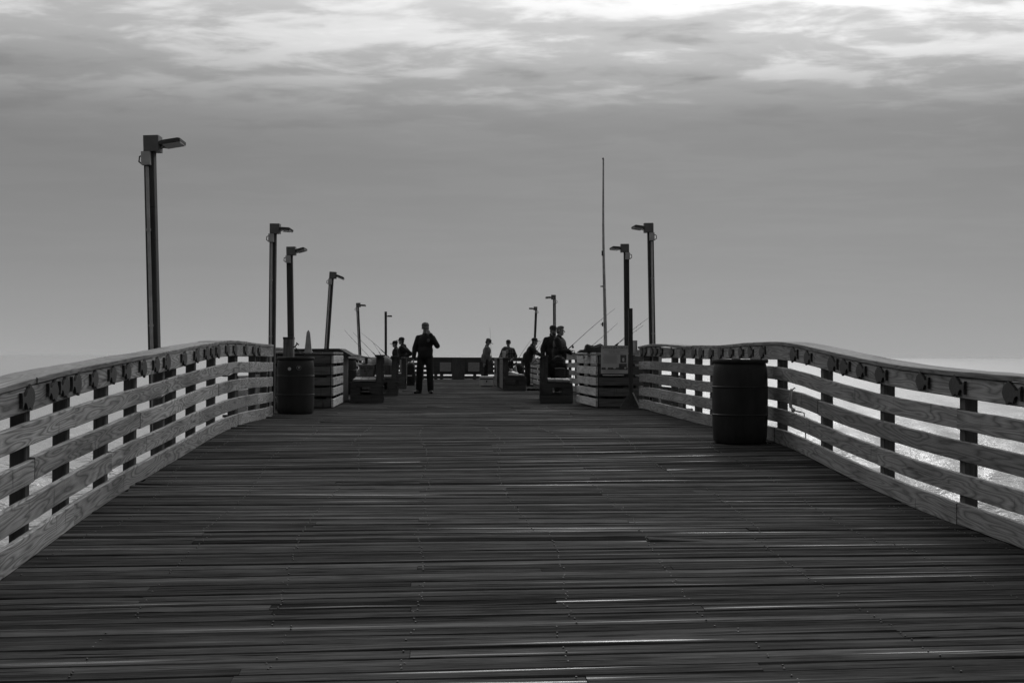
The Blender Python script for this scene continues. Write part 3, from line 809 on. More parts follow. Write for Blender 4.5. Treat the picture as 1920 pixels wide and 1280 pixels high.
    mb = MB(); mb.ell((0, 0, .70), (.31, .34, .27)); o = fuse(mb, 'cover', 'canvas', r, .03, 2)
small_box_items()

# ------------------------------------------------------------------ turtle sign on its stand
def turtle_sign():
    d = 20.45; b = ground(1184, d)
    r = thing('sign_stand', 'tall dark post on braced feet beside the turtle notice', 'sign stand', b, 0)
    top = at(1182, 578, d).z - b.z
    mb = MB(); mb.bar((0, 0, 0), (-.02, 0, top), .07, .07, .004); mb.build('post', 'pole', r)
    for s in (-1, 1):
        mb = MB(); mb.prism([(s * .035, .0), (s * .19, .0), (s * .19, .03), (s * .035, .27)], 'y', -.018, .018); mb.build('brace', 'post', r)
    MB().box((0, .15, .02), (.07, .5, .04), None, .004).build('foot', 'post', r)
    mb = MB(); mb.bar((.02, -.03, .28), (.14, -.06, .03), .02, .02); mb.build('stay', 'conduit', r)
    p = at(1152.5, 674, 20.62); w = 50.5 * 20.62 / F; h = 52 * 20.62 / F
    s = thing('notice_sign', 'pale sea turtle notice with a black heading and dark pictures', 'sign', (p.x, 20.66, p.z - h / 2), 0)
    MB().box((0, 0, h / 2), (w, .016, h), None, .003).build('panel', 'paper', s)
    mb = MB(); 
    for zz in (0, h): mb.box((0, .004, zz), (w + .012, .02, .010))
    mb.build('edge_strip', 'black', s)
    fy = -.0105
    lettering('CATCH A SEA TURTLE?', 'heading', w * .098, 'ink', s, (0, fy, h * .925), (PI / 2, 0, 0))
    lettering('252 241 7367', 'phone_number', w * .075, 'greyink', s, (0, fy, h * .77), (PI / 2, 0, 0))
    mb = MB()
    mb.box((0, fy, h * .835), (w * .78, .002, h * .022)); mb.box((-.05 * w, fy, h * .71), (w * .72, .002, h * .015))
    for k in range(9): mb.box((-.14 * w + R.uniform(-.01, .0), fy, h * (.655 - k * .036)), (w * R.uniform(.48, .56), .002, h * .012))
    for k in range(2): mb.box((-.12 * w, fy, h * (.09 - .035 * k)), (w * .6, .002, h * .01))
    mb.build('printed_lines', 'greyink2', s)
    MB().box((w * .325, fy, h * .53), (w * .215, .003, h * .28)).build('picture', 'photo', s)
    MB().box((w * .31, fy, h * .27), (w * .29, .003, h * .17)).build('picture', 'photo', s)
    MB().box((0, fy + .0005, h * .175), (w * .97, .002, h * .085)).build('picture_strip', 'photo', s)
    mb = MB()
    mb.ell((w * .325, fy - .0005, h * .5), (w * .05, .002, h * .08)); mb.ell((-w * .29, fy, h * .19), (w * .045, .003, h * .05)); mb.ell((w * .0, fy, h * .2), (w * .055, .003, h * .035)); mb.ell((w * .4, fy, h * .2), (w * .05, .003, h * .04))
    mb.build('turtle_shape', 'paper', s)
M['greyink2'] = plain('faded_ink', 0.24, 0.8, 0.1, 10)
turtle_sign()

def right_box_items():
    z = rc.z + .968
    # dark coat and bags heaped on the box
    p = at(1108, 660, 21.6); sc = 21.6 / F
    mb = MB()
    def q(px, py, r, ry=.12, dd=0): v = at(px, py, 21.6); mb.ell((v.x - p.x, dd, v.z - z), (r[0], ry, r[1]))
    pts = [at(px, py, 21.6) for px, py in ((1100, 646), (1106, 648.5), (1113, 650), (1120, 648), (1125, 645.5), (1130, 648))]
    mb.tube([(v.x - p.x, 0, v.z - z - .005) for v in pts], .026, 8)
    mb.tube([(v.x - p.x, .08, v.z - z - .03) for v in pts], .03, 8)
    v = [at(px, py, 21.6) for px, py in ((1081.5, 663), (1088, 655.5), (1096, 655.5), (1097.5, 648), (1100, 645), (1106, 649.5), (1114, 651), (1121, 649), (1126, 646), (1134, 650), (1134, 665))]
    mb.prism([(w.x - p.x, max(w.z - z, 0.0)) for w in v], 'y', -.14, .2)
    o = fuse(mb, 'gear_bag', 'tarp', None, .012, 3); o.location = (p.x, 21.6, z); tag(o, 'dark limp gear bag with raised straps heaped on the right slatted box', 'bag')
    # pale ruler hanging on the box side
    a = at(1099, 672, 21.9); b = at(1099.5, 690, 21.9)
    mb = MB(); mb.bar((0, 0, 0), (b.x - a.x, 0, b.z - a.z), .03, .012); mb.box((0, 0, .02), (.034, .02, .05)); o = mb.build('measuring_stick', 'pale'); o.location = (a.x - .04, 21.9, a.z); tag(o, 'short pale measuring stick hanging on the side of the right slatted box', 'ruler')
    # pale block behind the sign post
    a = at(1190, 648, 21.3); mb = MB(); mb.box((0, 0, .11), (.085, .12, .22), None, .006); o = mb.build('wooden_block', 'slat'); o.location = (a.x, 21.3, z); tag(o, 'short upright wooden block on the right slatted box beside the sign post', 'block')
    a = at(1172, 646, 21.5); mb = MB(); mb.tube([(0, 0, 0), (.0, 0, .05), (-.03, 0, .09)], .018, 7); mb.tube([(-.05, 0, .08), (.0, 0, .11)], .012, 7); mb.ell((.01, 0, .03), (.04, .04, .03)); o = mb.build('water_tap', 'black'); o.location = (a.x, 21.5, z); tag(o, 'small black water tap on the right slatted box by the sign post', 'tap')
right_box_items()

# ------------------------------------------------------------------ benches
def bench_meshes(flip):
    s = flip                                     # s=+1: seat to the right of the back
    W, Lb, sh = .64, 2.3, .46
    parts = []
    for y in (.03, Lb - .03):
        mb = MB()
        mb.box((s * .32, y, .077), (W, .05, .15), None, .005)
        mb.box((s * (.545), y, .233), (.19, .048, .152), None, .005)
        mb.box((s * (.14), y, .233), (.21, .048, .152), None, .005)
        mb.box((s * .32, y, .355), (W - .01, .052, .09), None, .005)
        parts.append(('end_frame', mb, 'bench'))
        mb = MB(); mb.box((s * .075, y + (.055 if y < 1 else -.055), .46), (.14, .06, .90), None, .006); parts.append(('back_post', mb, 'bench'))
    for i in range(3):
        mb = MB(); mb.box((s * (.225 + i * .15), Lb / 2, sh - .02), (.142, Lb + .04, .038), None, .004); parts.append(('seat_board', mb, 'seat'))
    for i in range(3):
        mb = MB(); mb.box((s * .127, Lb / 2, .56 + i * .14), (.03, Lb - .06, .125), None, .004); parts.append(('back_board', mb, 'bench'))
    for i in range(6):
        mb = MB(); mb.box((-s * .012 + s * .012 , Lb / 2, .12 + i * .14), (.025, Lb - .1, .132), None, .004); parts.append(('back_board', mb, 'bench'))
    mb = MB(); mb.box((s * .075, Lb / 2, .92), (.19, Lb + .06, .036), None, .005); parts.append(('back_cap', mb, 'bench'))
    return [(n, mb.mesh(n, m)) for n, mb, m in parts]
BM = {1: bench_meshes(1), -1: bench_meshes(-1)}
def bench(label, px, d, s, rz):
    r = thing('bench', label, 'bench', ground(px, d), rz, 'wooden benches facing the railings')
    for n, me in BM[s]:
        o = bpy.data.objects.new(n, me); COL.objects.link(o); o.parent = r
    return r
bench('nearest bench on the left, its back towards the walkway, a lettered tub on its seat', 719.5, 23.3, -1, rad(6.1))
bench('second bench on the left, just beyond the bench with the lettered tub', 746.5, 28.0, -1, rad(5.6))
bench('third and farthest bench on the left, beside the dark bag and the men in caps', 762, 35.5, -1, rad(4.8))
bench('nearest bench on the right with a backpack on its seat', 1013, 23.3, 1, rad(-1.4))
bench('bench in the middle distance on the right, with cups and a bag on it', 944, 33.6, 1, rad(3.0))
bench('farthest bench on the right, where the seated person sits', 933, 37.5, 1, rad(3.2))

# ------------------------------------------------------------------ things on and around the benches
def backpack():
    d = 23.9; p = at(1049, 718, d)
    r = thing('backpack', 'black backpack leaning on the seat of the nearest right bench', 'backpack', (p.x, d, .465 + ground(1049, d).z), -.2)
    mb = MB(); mb.box((0, 0, .17), (.31, .2, .30), None, .05); mb.box((-.01, .01, .34), (.23, .17, .16), None, .05); mb.ell((-.02, .01, .41), (.1, .08, .06))
    fuse(mb, 'pack_body', 'pack', r, .012, 6)
    mb = MB(); mb.box((.03, -.115, .13), (.21, .07, .19), None, .02); fuse(mb, 'front_pocket', 'tarp', r, .01, 4)
    mb = MB(); mb.box((.15, -.01, .11), (.09, .13, .17), None, .02); fuse(mb, 'side_pocket', 'tarp', r, .01, 4)
    mb = MB(); mb.box((.02, -.09, .30), (.14, .05, .09), None, .015); fuse(mb, 'top_pocket', 'trousers', r, .01, 4)
    for s in (-1, 1):
        mb = MB(); mb.tube([(-.12, s * .06, .4), (-.2, s * .05, .3), (-.205, s * .05, .12), (-.15, s * .05, .02)], .014, 6); mb.build('strap', 'pack', r, True)
    mb = MB(); mb.tube([(-.04, 0, .42), (-.02, 0, .47), (.03, 0, .47), (.05, 0, .42)], .011, 6); mb.build('handle', 'pack', r, True)
    mb = MB(); mb.tube([(-.07, -.155, .215), (.03, -.158, .225), (.13, -.155, .215)], .005, 5); mb.build('zip', 'conduit', r)
backpack()
def cup(label, px, py, d, z, h, rr, mat='pale'):
    p = at(px, py, d); r = thing('cup', label, 'cup', (p.x, d, z))
    mb = MB(); mb.lathe([(rr * .75, 0), (rr, h), (rr * .92, h), (rr * .68, .01)], 20); smooth_angle(mb.build('cup_body', mat, r))
    mb = MB(); mb.lathe([(rr * 1.06, h), (rr * 1.06, h + .012), (rr * .8, h + .016)], 20); mb.build('lid', mat, r)
zb = ground(945, 34.2).z
cup('tall pale cup standing on the back of the middle right bench', 945, 664, 34.2, zb + .938, .17, .046)
cup('pale cup standing on the seat of the middle right bench', 958.5, 695, 34.4, zb + .46, .13, .04)
def misc():
    d = 34.4; p = at(963, 703, d)
    mb = MB(); mb.ell((-.03, 0, .03), (.12, .16, .06)); mb.ell((.05, .05, .02), (.12, .15, .035)); mb.ell((-.08, .02, .04), (.06, .1, .06)); o = fuse(mb, 'white_cloth', 'white', None, .012, 3)
    o.location = (p.x - .02, d, zb + .462); tag(o, 'crumpled white cloth on the seat of the middle right bench', 'cloth')
    d = 35.3; p = at(975, 700, d)
    mb = MB(); mb.ell((0, 0, .15), (.14, .16, .17)); mb.box((0, 0, .1), (.24, .24, .2)); o = fuse(mb, 'tackle_bag', 'pack', None, .015, 4); o.location = (p.x - .03, d, zb + .452); tag(o, 'black tackle bag on the seat of the middle right bench', 'bag')
    p = at(966, 690, d); mb = MB(); mb.ell((0, 0, .12), (.05, .06, .13)); mb.ell((.01, 0, .05), (.06, .06, .06)); mb.ell((0, 0, .22), (.025, .02, .05)); o = fuse(mb, 'carrier_bag', 'bag', None, .012, 3); o.location = (p.x, 34.9, zb + .46); tag(o, 'small pale carrier bag beside the black tackle bag on the bench', 'bag')
    # pale bag and rope on the far right railing
    d = 45.5; p = at(998, 680, d); mb = MB(); mb.ell((0, 0, .2), (.13, .13, .22)); mb.ell((.1, 0, .08), (.14, .12, .12)); mb.ell((-.05, 0, .34), (.06, .06, .1)); o = fuse(mb, 'plastic_bag', 'bag', None, .02, 3); o.location = (p.x, d, p.z - .06); tag(o, 'pale plastic bag hung by the leaning angler at the right railing', 'bag')
    # dark clump lying on the deck
    d = 33.8; p = ground(1003, d); mb = MB()
    for i in range(9): mb.ell((R.uniform(-.16, .14), R.uniform(-.08, .08), .035), (R.uniform(.04, .08), .05, R.uniform(.03, .06)))
    o = fuse(mb, 'dark_glove_heap', 'pack', None, .012, 2); o.location = p; tag(o, 'small dark clump of cloth lying on the deck by the right bench', 'cloth')
    # cooler in front of the bending man
    d = 40.5; p = ground(912.5, d); r = thing('cooler', 'pale cooler box on the deck in front of the man bending over it', 'cooler', p, .05)
    w = 25.5 * d / F; h = 21 * d / F
    MB().box((0, 0, h * .36 + .02), (w * .96, .3, h * .66), None, .02).build('body', 'pale', r)
    MB().box((0, 0, h * .84), (w, .32, h * .24), None, .02).build('lid', 'pale', r)
    MB().box((0, 0, h * .705), (w * .985, .31, .035)).build('seal', 'black', r)
    MB().box((0, -.165, h * .5), (.05, .03, .06), None, .006).build('latch', 'black', r)
    MB().box((0, 0, .0125), (w * .8, .26, .025)).build('skid', 'black', r)
    # black wheeled bag beside the farthest left bench
    d = 41.5; p = ground(770.5, d); r = thing('bag_trolley', 'black upright bag with a white label beyond the farthest left bench', 'bag', p)
    mb = MB(); mb.box((0, 0, .36), (.28, .25, .66)); mb.ell((0, 0, .7), (.15, .14, .12)); mb.ell((-.05, 0, .5), (.14, .16, .25)); mb.ell((.05, -.03, .3), (.14, .14, .26)); fuse(mb, 'bag_body', 'pack', r, .02, 3)
    MB().box((-.02, -.165, .37), (.15, .02, .045)).build('label', 'paper', r)
    mb = MB(); mb.tube([(-.1, .1, .7), (-.1, .1, .84), (.1, .1, .84), (.1, .1, .7)], .012, 6); mb.build('handle', 'conduit', r)
    # hose loops on the left railing
    for px, py, lab in ((423, 703, 'thin hose looping under the left railing, near its high point'), (291, 744, 'thin hose looping under the left railing by the nearest lamp post')):
        d = 5488 / (820 - px) + .35; p = at(px, py, d); mb = MB()
        mb.tube([(0.05 * math.sin(t) + .0, .24 * math.sin(t) , .04 - .09 * math.cos(t)) for t in [(-1.4 + i * .2) for i in range(15)]], .011, 8)
        o = mb.build('hose', 'hose', None, True); o.location = p + Vector((0, 0, .04)); tag(o, lab, 'hose')
    # rope tied to the right railing beyond the barrel
    d = 11.9; x = XR(d) + .0; z = ZR(d)
    mb = MB(); 
    mb.tube([(.02, .0, .62), (-.012, -.02, .60), (-.02, -.03, .52), (-.02, -.02, .44), (.0, -.02, .40), (.05, .0, .385), (.075, -.02, .38)], .008, 7)
    mb.tube([(-.02, -.015, .61), (-.025, .03, .52), (-.02, .04, .43), (.0, 0, .40)], .008, 7); mb.ell((0, -.015, .40), (.022, .03, .022))
    mb.tube([(.075, -.02, .38), (.10, -.05, .375), (.103, -.06, .28), (.112, -.055, .18), (.12, -.05, .06)], .0065, 6)
    o = mb.build('rope', 'rope', None, True); o.location = (x, d, z); tag(o, 'frayed pale rope tied round the right railing just beyond the large barrel', 'rope')
misc()

# ------------------------------------------------------------------ fishing rods
def rod(label, a, b, d0, d1, bend=0.0, grip=.35, reel=True):
    A, B = at(a[0], a[1], d0), at(b[0], b[1], d1)
    r = thing('fishing_rod', label, 'fishing rod', A, 0, 'fishing rods leaning on the railings')
    D = B - A; n = 10; perp = Vector((0, 0, -1))
    pts = [D * (i / n) + perp * (bend * (math.sin(PI * i / n) * -.3 + (i / n) ** 2)) for i in range(n + 1)]
    mb = MB(); mb.tube(pts, [.008 - .0045 * i / n for i in range(n + 1)], 6); mb.build('blank', 'black', r)
    u = D.normalized(); mb = MB(); mb.tube([u * -.25, u * grip], .014, 8); mb.build('grip', 'pack', r)
    if reel:
        mb = MB(); c = u * .1 + Vector((0, -.03, -.05)); mb.tube([c + Vector((-.02, 0, 0)), c + Vector((.03, 0, 0))], .03, 10); mb.tube([c, u * .1], .008, 6); mb.build('reel', 'black', r)
    mb = MB()
    for f in (.35, .55, .72, .86): p = pts[int(f * n)]; mb.tube([p, p + Vector((0, 0, -.03))], .004, 5)
    mb.build('line_guide', 'black', r)
rod('fishing rod rising leftwards, lowest of those behind the nearest left bench', (712, 690), (646, 619), 38, 38.5, .0)
rod('fishing rod rising leftwards from behind the nearest left bench, crossing the leaning lamp post', (712, 674), (662, 623), 38.5, 39, .0)
rod('fishing rod rising leftwards to the straight farthest lamp post on the left', (727, 667), (677, 621), 40, 40.5, .05)
rod('faint fishing rod rising leftwards over the domed bin cover', (716, 668), (697, 638), 45, 46, .0)
rod('fishing rod held up by the grey-haired man, crossing the flagpole', (1069, 651), (1153, 575), 30.6, 31.5, .05, .12)
rod('fishing rod rising to the right behind the heaped gear bag, crossing the flagpole low', (1098, 659), (1158, 606), 33, 34, .0)
rod('fishing rod rising from behind the turtle notice towards the tallest right lamp post', (1140, 657), (1206, 610), 27, 27.6, .0)
rod('long fishing rod ending at the tallest right lamp post', (1140, 664), (1216, 588), 27.6, 28.2, .1)
rod('fishing rod rising between the man in plaid and the leaning angler', (966, 681), (998, 632), 44, 45, .04)
rod('fishing rod held by the leaning angler in a cap', (1004, 663), (1021, 637), 42.0, 42.5, .0, .1)
rod('fishing rod curving up behind the back of the leaning angler', (1001, 658), (1024, 628), 46, 47, .06)
rod('fishing rod low beside the man in the black cap', (1003, 676), (1024, 652), 45, 46, .0)
rod('thin upright fishing rod behind the man bending over the cooler', (922, 680), (918.5, 614), 53, 53, .0)
rod('dark rod leaning down behind the nearest right bench', (1062, 742), (1088, 672), 27.5, 28, .0)

# ------------------------------------------------------------------ people
def rotz(a): return Matrix.Rotation(a, 3, 'Z')
def hand(mb, wrist, direction, palm_n, side, curl=.5, sc=1.0):
    """palm, four fingers of different length and a thumb. direction: wrist to knuckles, palm_n: palm normal, side: +1 thumb along cross"""
    d = Vector(direction).normalized(); n = Vector(palm_n); n = (n - d * n.dot(d)).normalized(); t = d.cross(n) * side
    w = Vector(wrist); c = w + d * .05 * sc
    mb.limb(w - d * .01, w + d * .03 * sc, .026 * sc, .028 * sc, 10)
    for k in (-1.2, -.4, .4, 1.2): mb.limb(w + d * .015 * sc + t * k * .012 * sc, w + d * .085 * sc + t * k * .018 * sc, .014 * sc, .012 * sc, 8)
    for k, L in zip((1.2, .4, -.4, -1.2), (.066, .076, .070, .054)):
        p = w + d * .088 * sc + t * k * .0185 * sc; a = curl * .5
        d1 = (d * math.cos(a) + n * math.sin(a)); d2 = (d * math.cos(a * 2.1) + n * math.sin(a * 2.1)); d3 = (d * math.cos(a * 2.9) + n * math.sin(a * 2.9))
        p1 = p + d1 * L * .45 * sc; p2 = p1 + d2 * L * .32 * sc; p3 = p2 + d3 * L * .25 * sc
        mb.limb(p, p1, .0092 * sc, .0086 * sc, 7); mb.limb(p1, p2, .0086 * sc, .008 * sc, 7); mb.limb(p2, p3, .008 * sc, .0068 * sc, 7)
    p = w + d * .025 * sc + t * .022 * sc; p1 = p + (d * .6 + t * .7 + n * .25) * .04 * sc; p2 = p1 + (d * .85 + t * .25 + n * .35) * .034 * sc
    mb.limb(p, p1, .013 * sc, .011 * sc, 8); mb.limb(p1, p2, .0105 * sc, .0085 * sc, 8)

def person(label, loc, yaw, h=1.75, lean=0.0, head_pitch=0.0, head_yaw=0.0, arms=None, legs=None, top='jacket', bottom='trousers', cap='cap_dark', hair='hair',
           beard=False, brim=1, bulk=1.12, seated=False, vest=False, collar=False, patch=None, curl=(.5, .5), hood=False):
    """figure faces -y; +x is its left hand side. arms / legs override joints."""
    k = h / 1.75
    J = {'pelvis': (0, 0, .95), 'waist': (0, .0, 1.07), 'chest': (0, -.005, 1.28), 'neck': (0, .015, 1.465), 'head': (0, -.025, 1.625)}
    for s, n in ((1, 'l'), (-1, 'r')):
        J['sh' + n] = (s * .165 * bulk, .015, 1.385); J['el' + n] = (s * .255 * bulk, .035, 1.13); J['wr' + n] = (s * .265 * bulk, -.04, .885)
        J['hip' + n] = (s * .09 * bulk, 0, .92); J['kn' + n] = (s * .115, -.015, .50); J['an' + n] = (s * .13, .02, .085)
    J = {a: Vector(b) for a, b in J.items()}
    upper = ['waist', 'chest', 'neck', 'head', 'shl', 'shr', 'ell', 'elr', 'wrl', 'wrr']
    Rl = Matrix.Rotation(lean, 3, 'X')           # positive lean: forward (-y)
    for n in upper:
        f = 0.5 if n == 'waist' else 1.0
        J[n] = J['pelvis'] + Matrix.Rotation(lean * f, 3, 'X') @ (J[n] - J['pelvis'])
    for n, v in (arms or {}).items(): J[n] = Vector(v)
    for n, v in (legs or {}).items(): J[n] = Vector(v)
    J = {a: b * k for a, b in J.items()}
    r = thing('person', label, 'person', loc, yaw, 'people on the pier')
    HR = Matrix.Rotation(head_yaw, 3, 'Z') @ Matrix.Rotation(head_pitch + lean * .4, 3, 'X')
    hc = J['head']
    def hp(x, y, z): return hc + HR @ (Vector((x, y, z)) * k * 1.08)
    # --- body, one continuous surface
    mb = MB()
    mb.ell(hp(0, .01, .035), (.074 * k, .093 * k, .085 * k), HR); mb.ell(hp(0, -.012, -.035), (.058 * k, .075 * k, .075 * k), HR)
    mb.ell(hp(0, -.055, -.085), (.032 * k, .03 * k, .025 * k), HR)                     # chin
    mb.limb(hp(0, -.088, .012), hp(0, -.108, -.022), .009 * k, .015 * k, 8)              # nose
    mb.limb(hp(-.04, -.078, .022), hp(.04, -.078, .022), .011 * k, .011 * k, 8)           # brow
    mb.limb(hp(-.02, -.088, -.055), hp(.02, -.088, -.055), .009 * k, .009 * k, 8)         # lips
    for s in (-1, 1): mb.ell(hp(s * .075, .01, -.005), (.012 * k, .022 * k, .034 * k), HR)
    mb.limb(J['neck'] - Vector((0, 0, .04)) * k, hc - HR @ Vector((0, -.0, .07)) * k, .055 * k, .055 * k)
    mb.limb(J['chest'], J['neck'] - Vector((0, 0, .07)) * k, .12 * k, .08 * k); mb.limb(J['waist'], J['chest'], .12 * k, .13 * k); mb.limb(J['pelvis'], J['waist'], .13 * k, .12 * k)
    for n, s in (('l', 1), ('r', -1)):
        mb.limb(J['chest'] + Vector((0, 0, .1)), J['sh' + n], .07 * k, .06 * k)
        mb.limb(J['sh' + n], J['el' + n], .052 * k, .042 * k); mb.limb(J['el' + n], J['wr' + n], .042 * k, .027 * k)
        d = (J['wr' + n] - J['el' + n]).normalized()
        pn = Vector((-s, 0, 0)) if abs(d.z) > .6 else Vector((0, -.2, -1))
        if n + 'hand' in (arms or {}): d = Vector(arms[n + 'hand'])
        if n + 'palm' in (arms or {}): pn = Vector(arms[n + 'palm'])
        hand(mb, J['wr' + n], d, pn, s if abs(d.z) < .6 else -s * (1 if d.z < 0 else -1), curl[0 if n == 'l' else 1], k * 1.05)
        mb.limb(J['hip' + n], J['kn' + n], .075 * k, .052 * k); mb.limb(J['kn' + n], J['an' + n], .05 * k, .036 * k)
        mb.limb(J['an' + n], J['an' + n] + Vector((0, -.01, -.03)) * k, .036 * k, .03 * k)
    fuse(mb, 'body', 'skin', r, .007, 3)
    # --- eyes
    mb = MB()
    for s in (-1, 1): mb.ell(hp(s * .03, -.083, .0), (.011 * k, .006 * k, .006 * k), HR, 8, 6)
    mb.build('eyes', 'ink', r, True)
    # --- jacket
    mb = MB(); bz = bulk
    T1 = J['pelvis'] + Vector((0, 0, -.0 if not seated else .0)) * k
    def torso(c, rx, ry, rz_): mb.ell(c, (rx * k * bz, ry * k * bz, rz_ * k), Matrix.Rotation(lean, 3, 'X'), 18, 12)
    torso(J['pelvis'] + Vector((0, 0, .04)) * k, .182, .145, .15); torso(J['waist'], .188, .15, .2); torso(J['chest'] - Vector((0, 0, .02)) * k, .190, .142, .22)
    torso(J['chest'].lerp(J['neck'], .38), .165, .11, .11)
    for n in 'lr': mb.limb(J['neck'] + Vector((0, 0, -.03)) * k, J['sh' + n], .062 * k, .066 * k, 14)
    mb.limb(J['neck'] - Vector((0, 0, .06)) * k, J['neck'] + Vector((0, 0, .015)) * k, .09 * k, .072 * k, 14)
    if collar: mb.limb(J['neck'], J['neck'] + Vector((0, .03, .05)) * k, .075 * k, .072 * k, 14)
    if hood: mb.ell(J['neck'] + Vector((0, .055, -.03)) * k, (.12 * k, .08 * k, .08 * k))
    mb.limb(T1, J['waist'], .163 * k * bz, .163 * k * bz, 14)
    for n in 'lr':
        mb.limb(J['sh' + n], J['el' + n], .078 * k, .068 * k, 14); mb.limb(J['el' + n], J['wr' + n].lerp(J['el' + n], .04), .066 * k, .05 * k, 14)
    o = fuse(mb, 'jacket', top, r, .011, 5)
    if vest:
        mb = MB(); torso(J['waist'], .186, .146, .2); torso(J['chest'] - Vector((0, 0, .01)) * k, .193, .148, .2); mb.limb(J['shl'].lerp(J['shr'], .12), J['shr'].lerp(J['shl'], .12), .079 * k, .079 * k)
        fuse(mb, 'vest', 'vest', r, .012, 4)
    if patch:
        c = J['chest'] + Vector(patch) * k; mb = MB(); mb.ell((0, 0, 0), (.04, .012, .045), None, 12, 8); p = mb.build('patch', 'greyhair', o, True); p.location = c
    # --- trousers
    mb = MB(); mb.ell(J['pelvis'], (.165 * k * bulk, .13 * k * bulk, .14 * k)); 
    for n in 'lr':
        mb.limb(J['hip' + n], J['kn' + n], .102 * k * bulk ** .6, .086 * k * bulk ** .6, 14); mb.limb(J['kn' + n], J['an' + n] + (J['kn' + n] - J['an' + n]) * .04, .086 * k * bulk ** .6, .08 * k, 14)
    fuse(mb, 'trousers', bottom, r, .011, 5)
    for n, s in (('l', 1), ('r', -1)):
        mb = MB(); a = J['an' + n]; f = Vector((s * .045, -.15, 0)).normalized() if 'foot' + n not in (legs or {}) else Vector(legs['foot' + n])
        b = Vector((a.x, a.y, a.z - .035 * k)); mb.limb(b + f * -.04 * k, b + f * .06 * k, .048 * k, .048 * k); mb.limb(b + f * .06 * k, b + f * .165 * k - Vector((0, 0, .012)), .046 * k, .036 * k); mb.limb(a, b, .045 * k, .05 * k)
        fuse(mb, 'shoe', 'shoe', r, .01, 3)
    # --- hair / cap / beard
    mb = MB(); mb.ell(hp(0, .018, .04), (.08 * k, .094 * k, .087 * k), HR); mb.ell(hp(0, .045, -.02), (.07 * k, .06 * k, .07 * k), HR)
    if cap is None: mb.ell(hp(0, -.015, .085), (.065 * k, .08 * k, .045 * k), HR)
    fuse(mb, 'hair', hair, r, .009, 3)
    if beard:
        mb = MB(); mb.ell(hp(0, -.058, -.085), (.05 * k, .042 * k, .045 * k), HR); mb.ell(hp(0, -.04, -.06), (.06 * k, .045 * k, .04 * k), HR); fuse(mb, 'beard', 'hair', r, .009, 3)
    if cap:
        mb = MB(); prof = [(.094, .0), (.096, .025), (.09, .06), (.07, .085), (.035, .10), (.004, .104)]
        vs, fs = [], []; N = 20
        for (rr, zz) in prof:
            for i in range(N): vs.append(hp(rr * .9 * math.cos(2 * PI * i / N), .012 + rr * 1.08 * math.sin(2 * PI * i / N), .032 + zz))
        for j in range(len(prof) - 1): fs += [[j * N + i, j * N + (i + 1) % N, (j + 1) * N + (i + 1) % N, (j + 1) * N + i] for i in range(N)]
        fs.append([(len(prof) - 1) * N + i for i in range(N)]); mb.add(vs, fs); c = mb.build('cap', cap, r, True)
        mb = MB(); vs = []
        n = 12
        if brim == 1:
            for dz in (-.004, .012):
                for i in range(n + 1): a = PI * (1 + i / n); vs.append(hp(.080 * math.cos(a), -.035 + .150 * math.sin(a), .030 + dz - .014 * math.sin(a) * math.sin(a)))
            m = n + 1; fs = [list(range(m))[::-1], [m + i for i in range(m)]] + [[i, (i + 1) % m, m + (i + 1) % m, m + i] for i in range(m)]
            mb.add(vs, fs)
        else:
            fs = []; N = 24
            for rr, zz in ((.088, .03), (.128, .008), (.128, .015), (.088, .045)):
                for i in range(N): vs.append(hp(rr * .92 * math.cos(2 * PI * i / N), .008 + rr * 1.05 * math.sin(2 * PI * i / N), zz))
            for j in range(3): fs += [[j * N + i, j * N + (i + 1) % N, (j + 1) * N + (i + 1) % N, (j + 1) * N + i] for i in range(N)]
            mb.add(vs, fs)
        mb.build('brim', cap, c, True)
    return r

def pos(px, d): return ground(px, d)
person('man in cap and black jacket facing the viewer, one hand raised to his face', pos(797.5, 30.0), 0, 1.77, brim=1, head_pitch=.14, cap='cap_grey', collar=True, patch=(.085, -.135, .04), bulk=1.04,
       arms={'ell': (.305, -.06, 1.18), 'wrl': (.135, -.2, 1.475), 'lhand': (-.5, .12, .8), 'lpalm': (-.1, .9, .1), 'elr': (-.265, .03, 1.12), 'wrr': (-.285, -.02, .87)}, curl=(.9, .55),
       legs={'knr': (-.14, -.01, .5), 'anr': (-.15, .02, .085), 'knl': (.12, -.02, .5), 'anl': (.135, .02, .085), 'footr': (-.55, -.83, 0), 'footl': (.25, -.97, 0)})
person('shorter man in a dark cap facing the sea on the left, beside a taller companion', pos(744, 44.3), rad(-90), 1.64, lean=.08, bulk=1.1)
person('taller man in a cap and dark patched jacket on the left, hand on hip', pos(757, 43.2), rad(-100), 1.74, lean=.10, bottom='jeans', hood=True, bulk=1.22,
       arms={'ell': (.24, .33, 1.17), 'wrl': (.21, .09, 1.0), 'elr': (-.25, .2, 1.15), 'wrr': (-.2, -.1, 1.0)}, patch=(.12, .1, .1))
person('man in a grey cap and grey shirt looking down over the pale cooler', pos(911, 46.8), rad(92), 1.80, lean=.10, head_pitch=.45, top='shirt', cap='cap_grey',
       arms={'elr': (-.23, .02, 1.10), 'wrr': (-.24, .06, .84), 'ell': (.22, -.12, 1.1), 'wrl': (.2, -.22, .93)})
person('man in a plaid jacket facing the viewer behind the middle right bench', pos(953, 46.5), rad(12), 1.74, top='plaid', bulk=1.14, head_pitch=.12, hair='hair', cap='cap_dark', brim=1,
       arms={'ell': (.30, -.02, 1.12), 'wrl': (.12, -.2, 1.02), 'elr': (-.30, -.02, 1.12), 'wrr': (-.12, -.2, 1.0)})
zs = pos(941, 39.0)
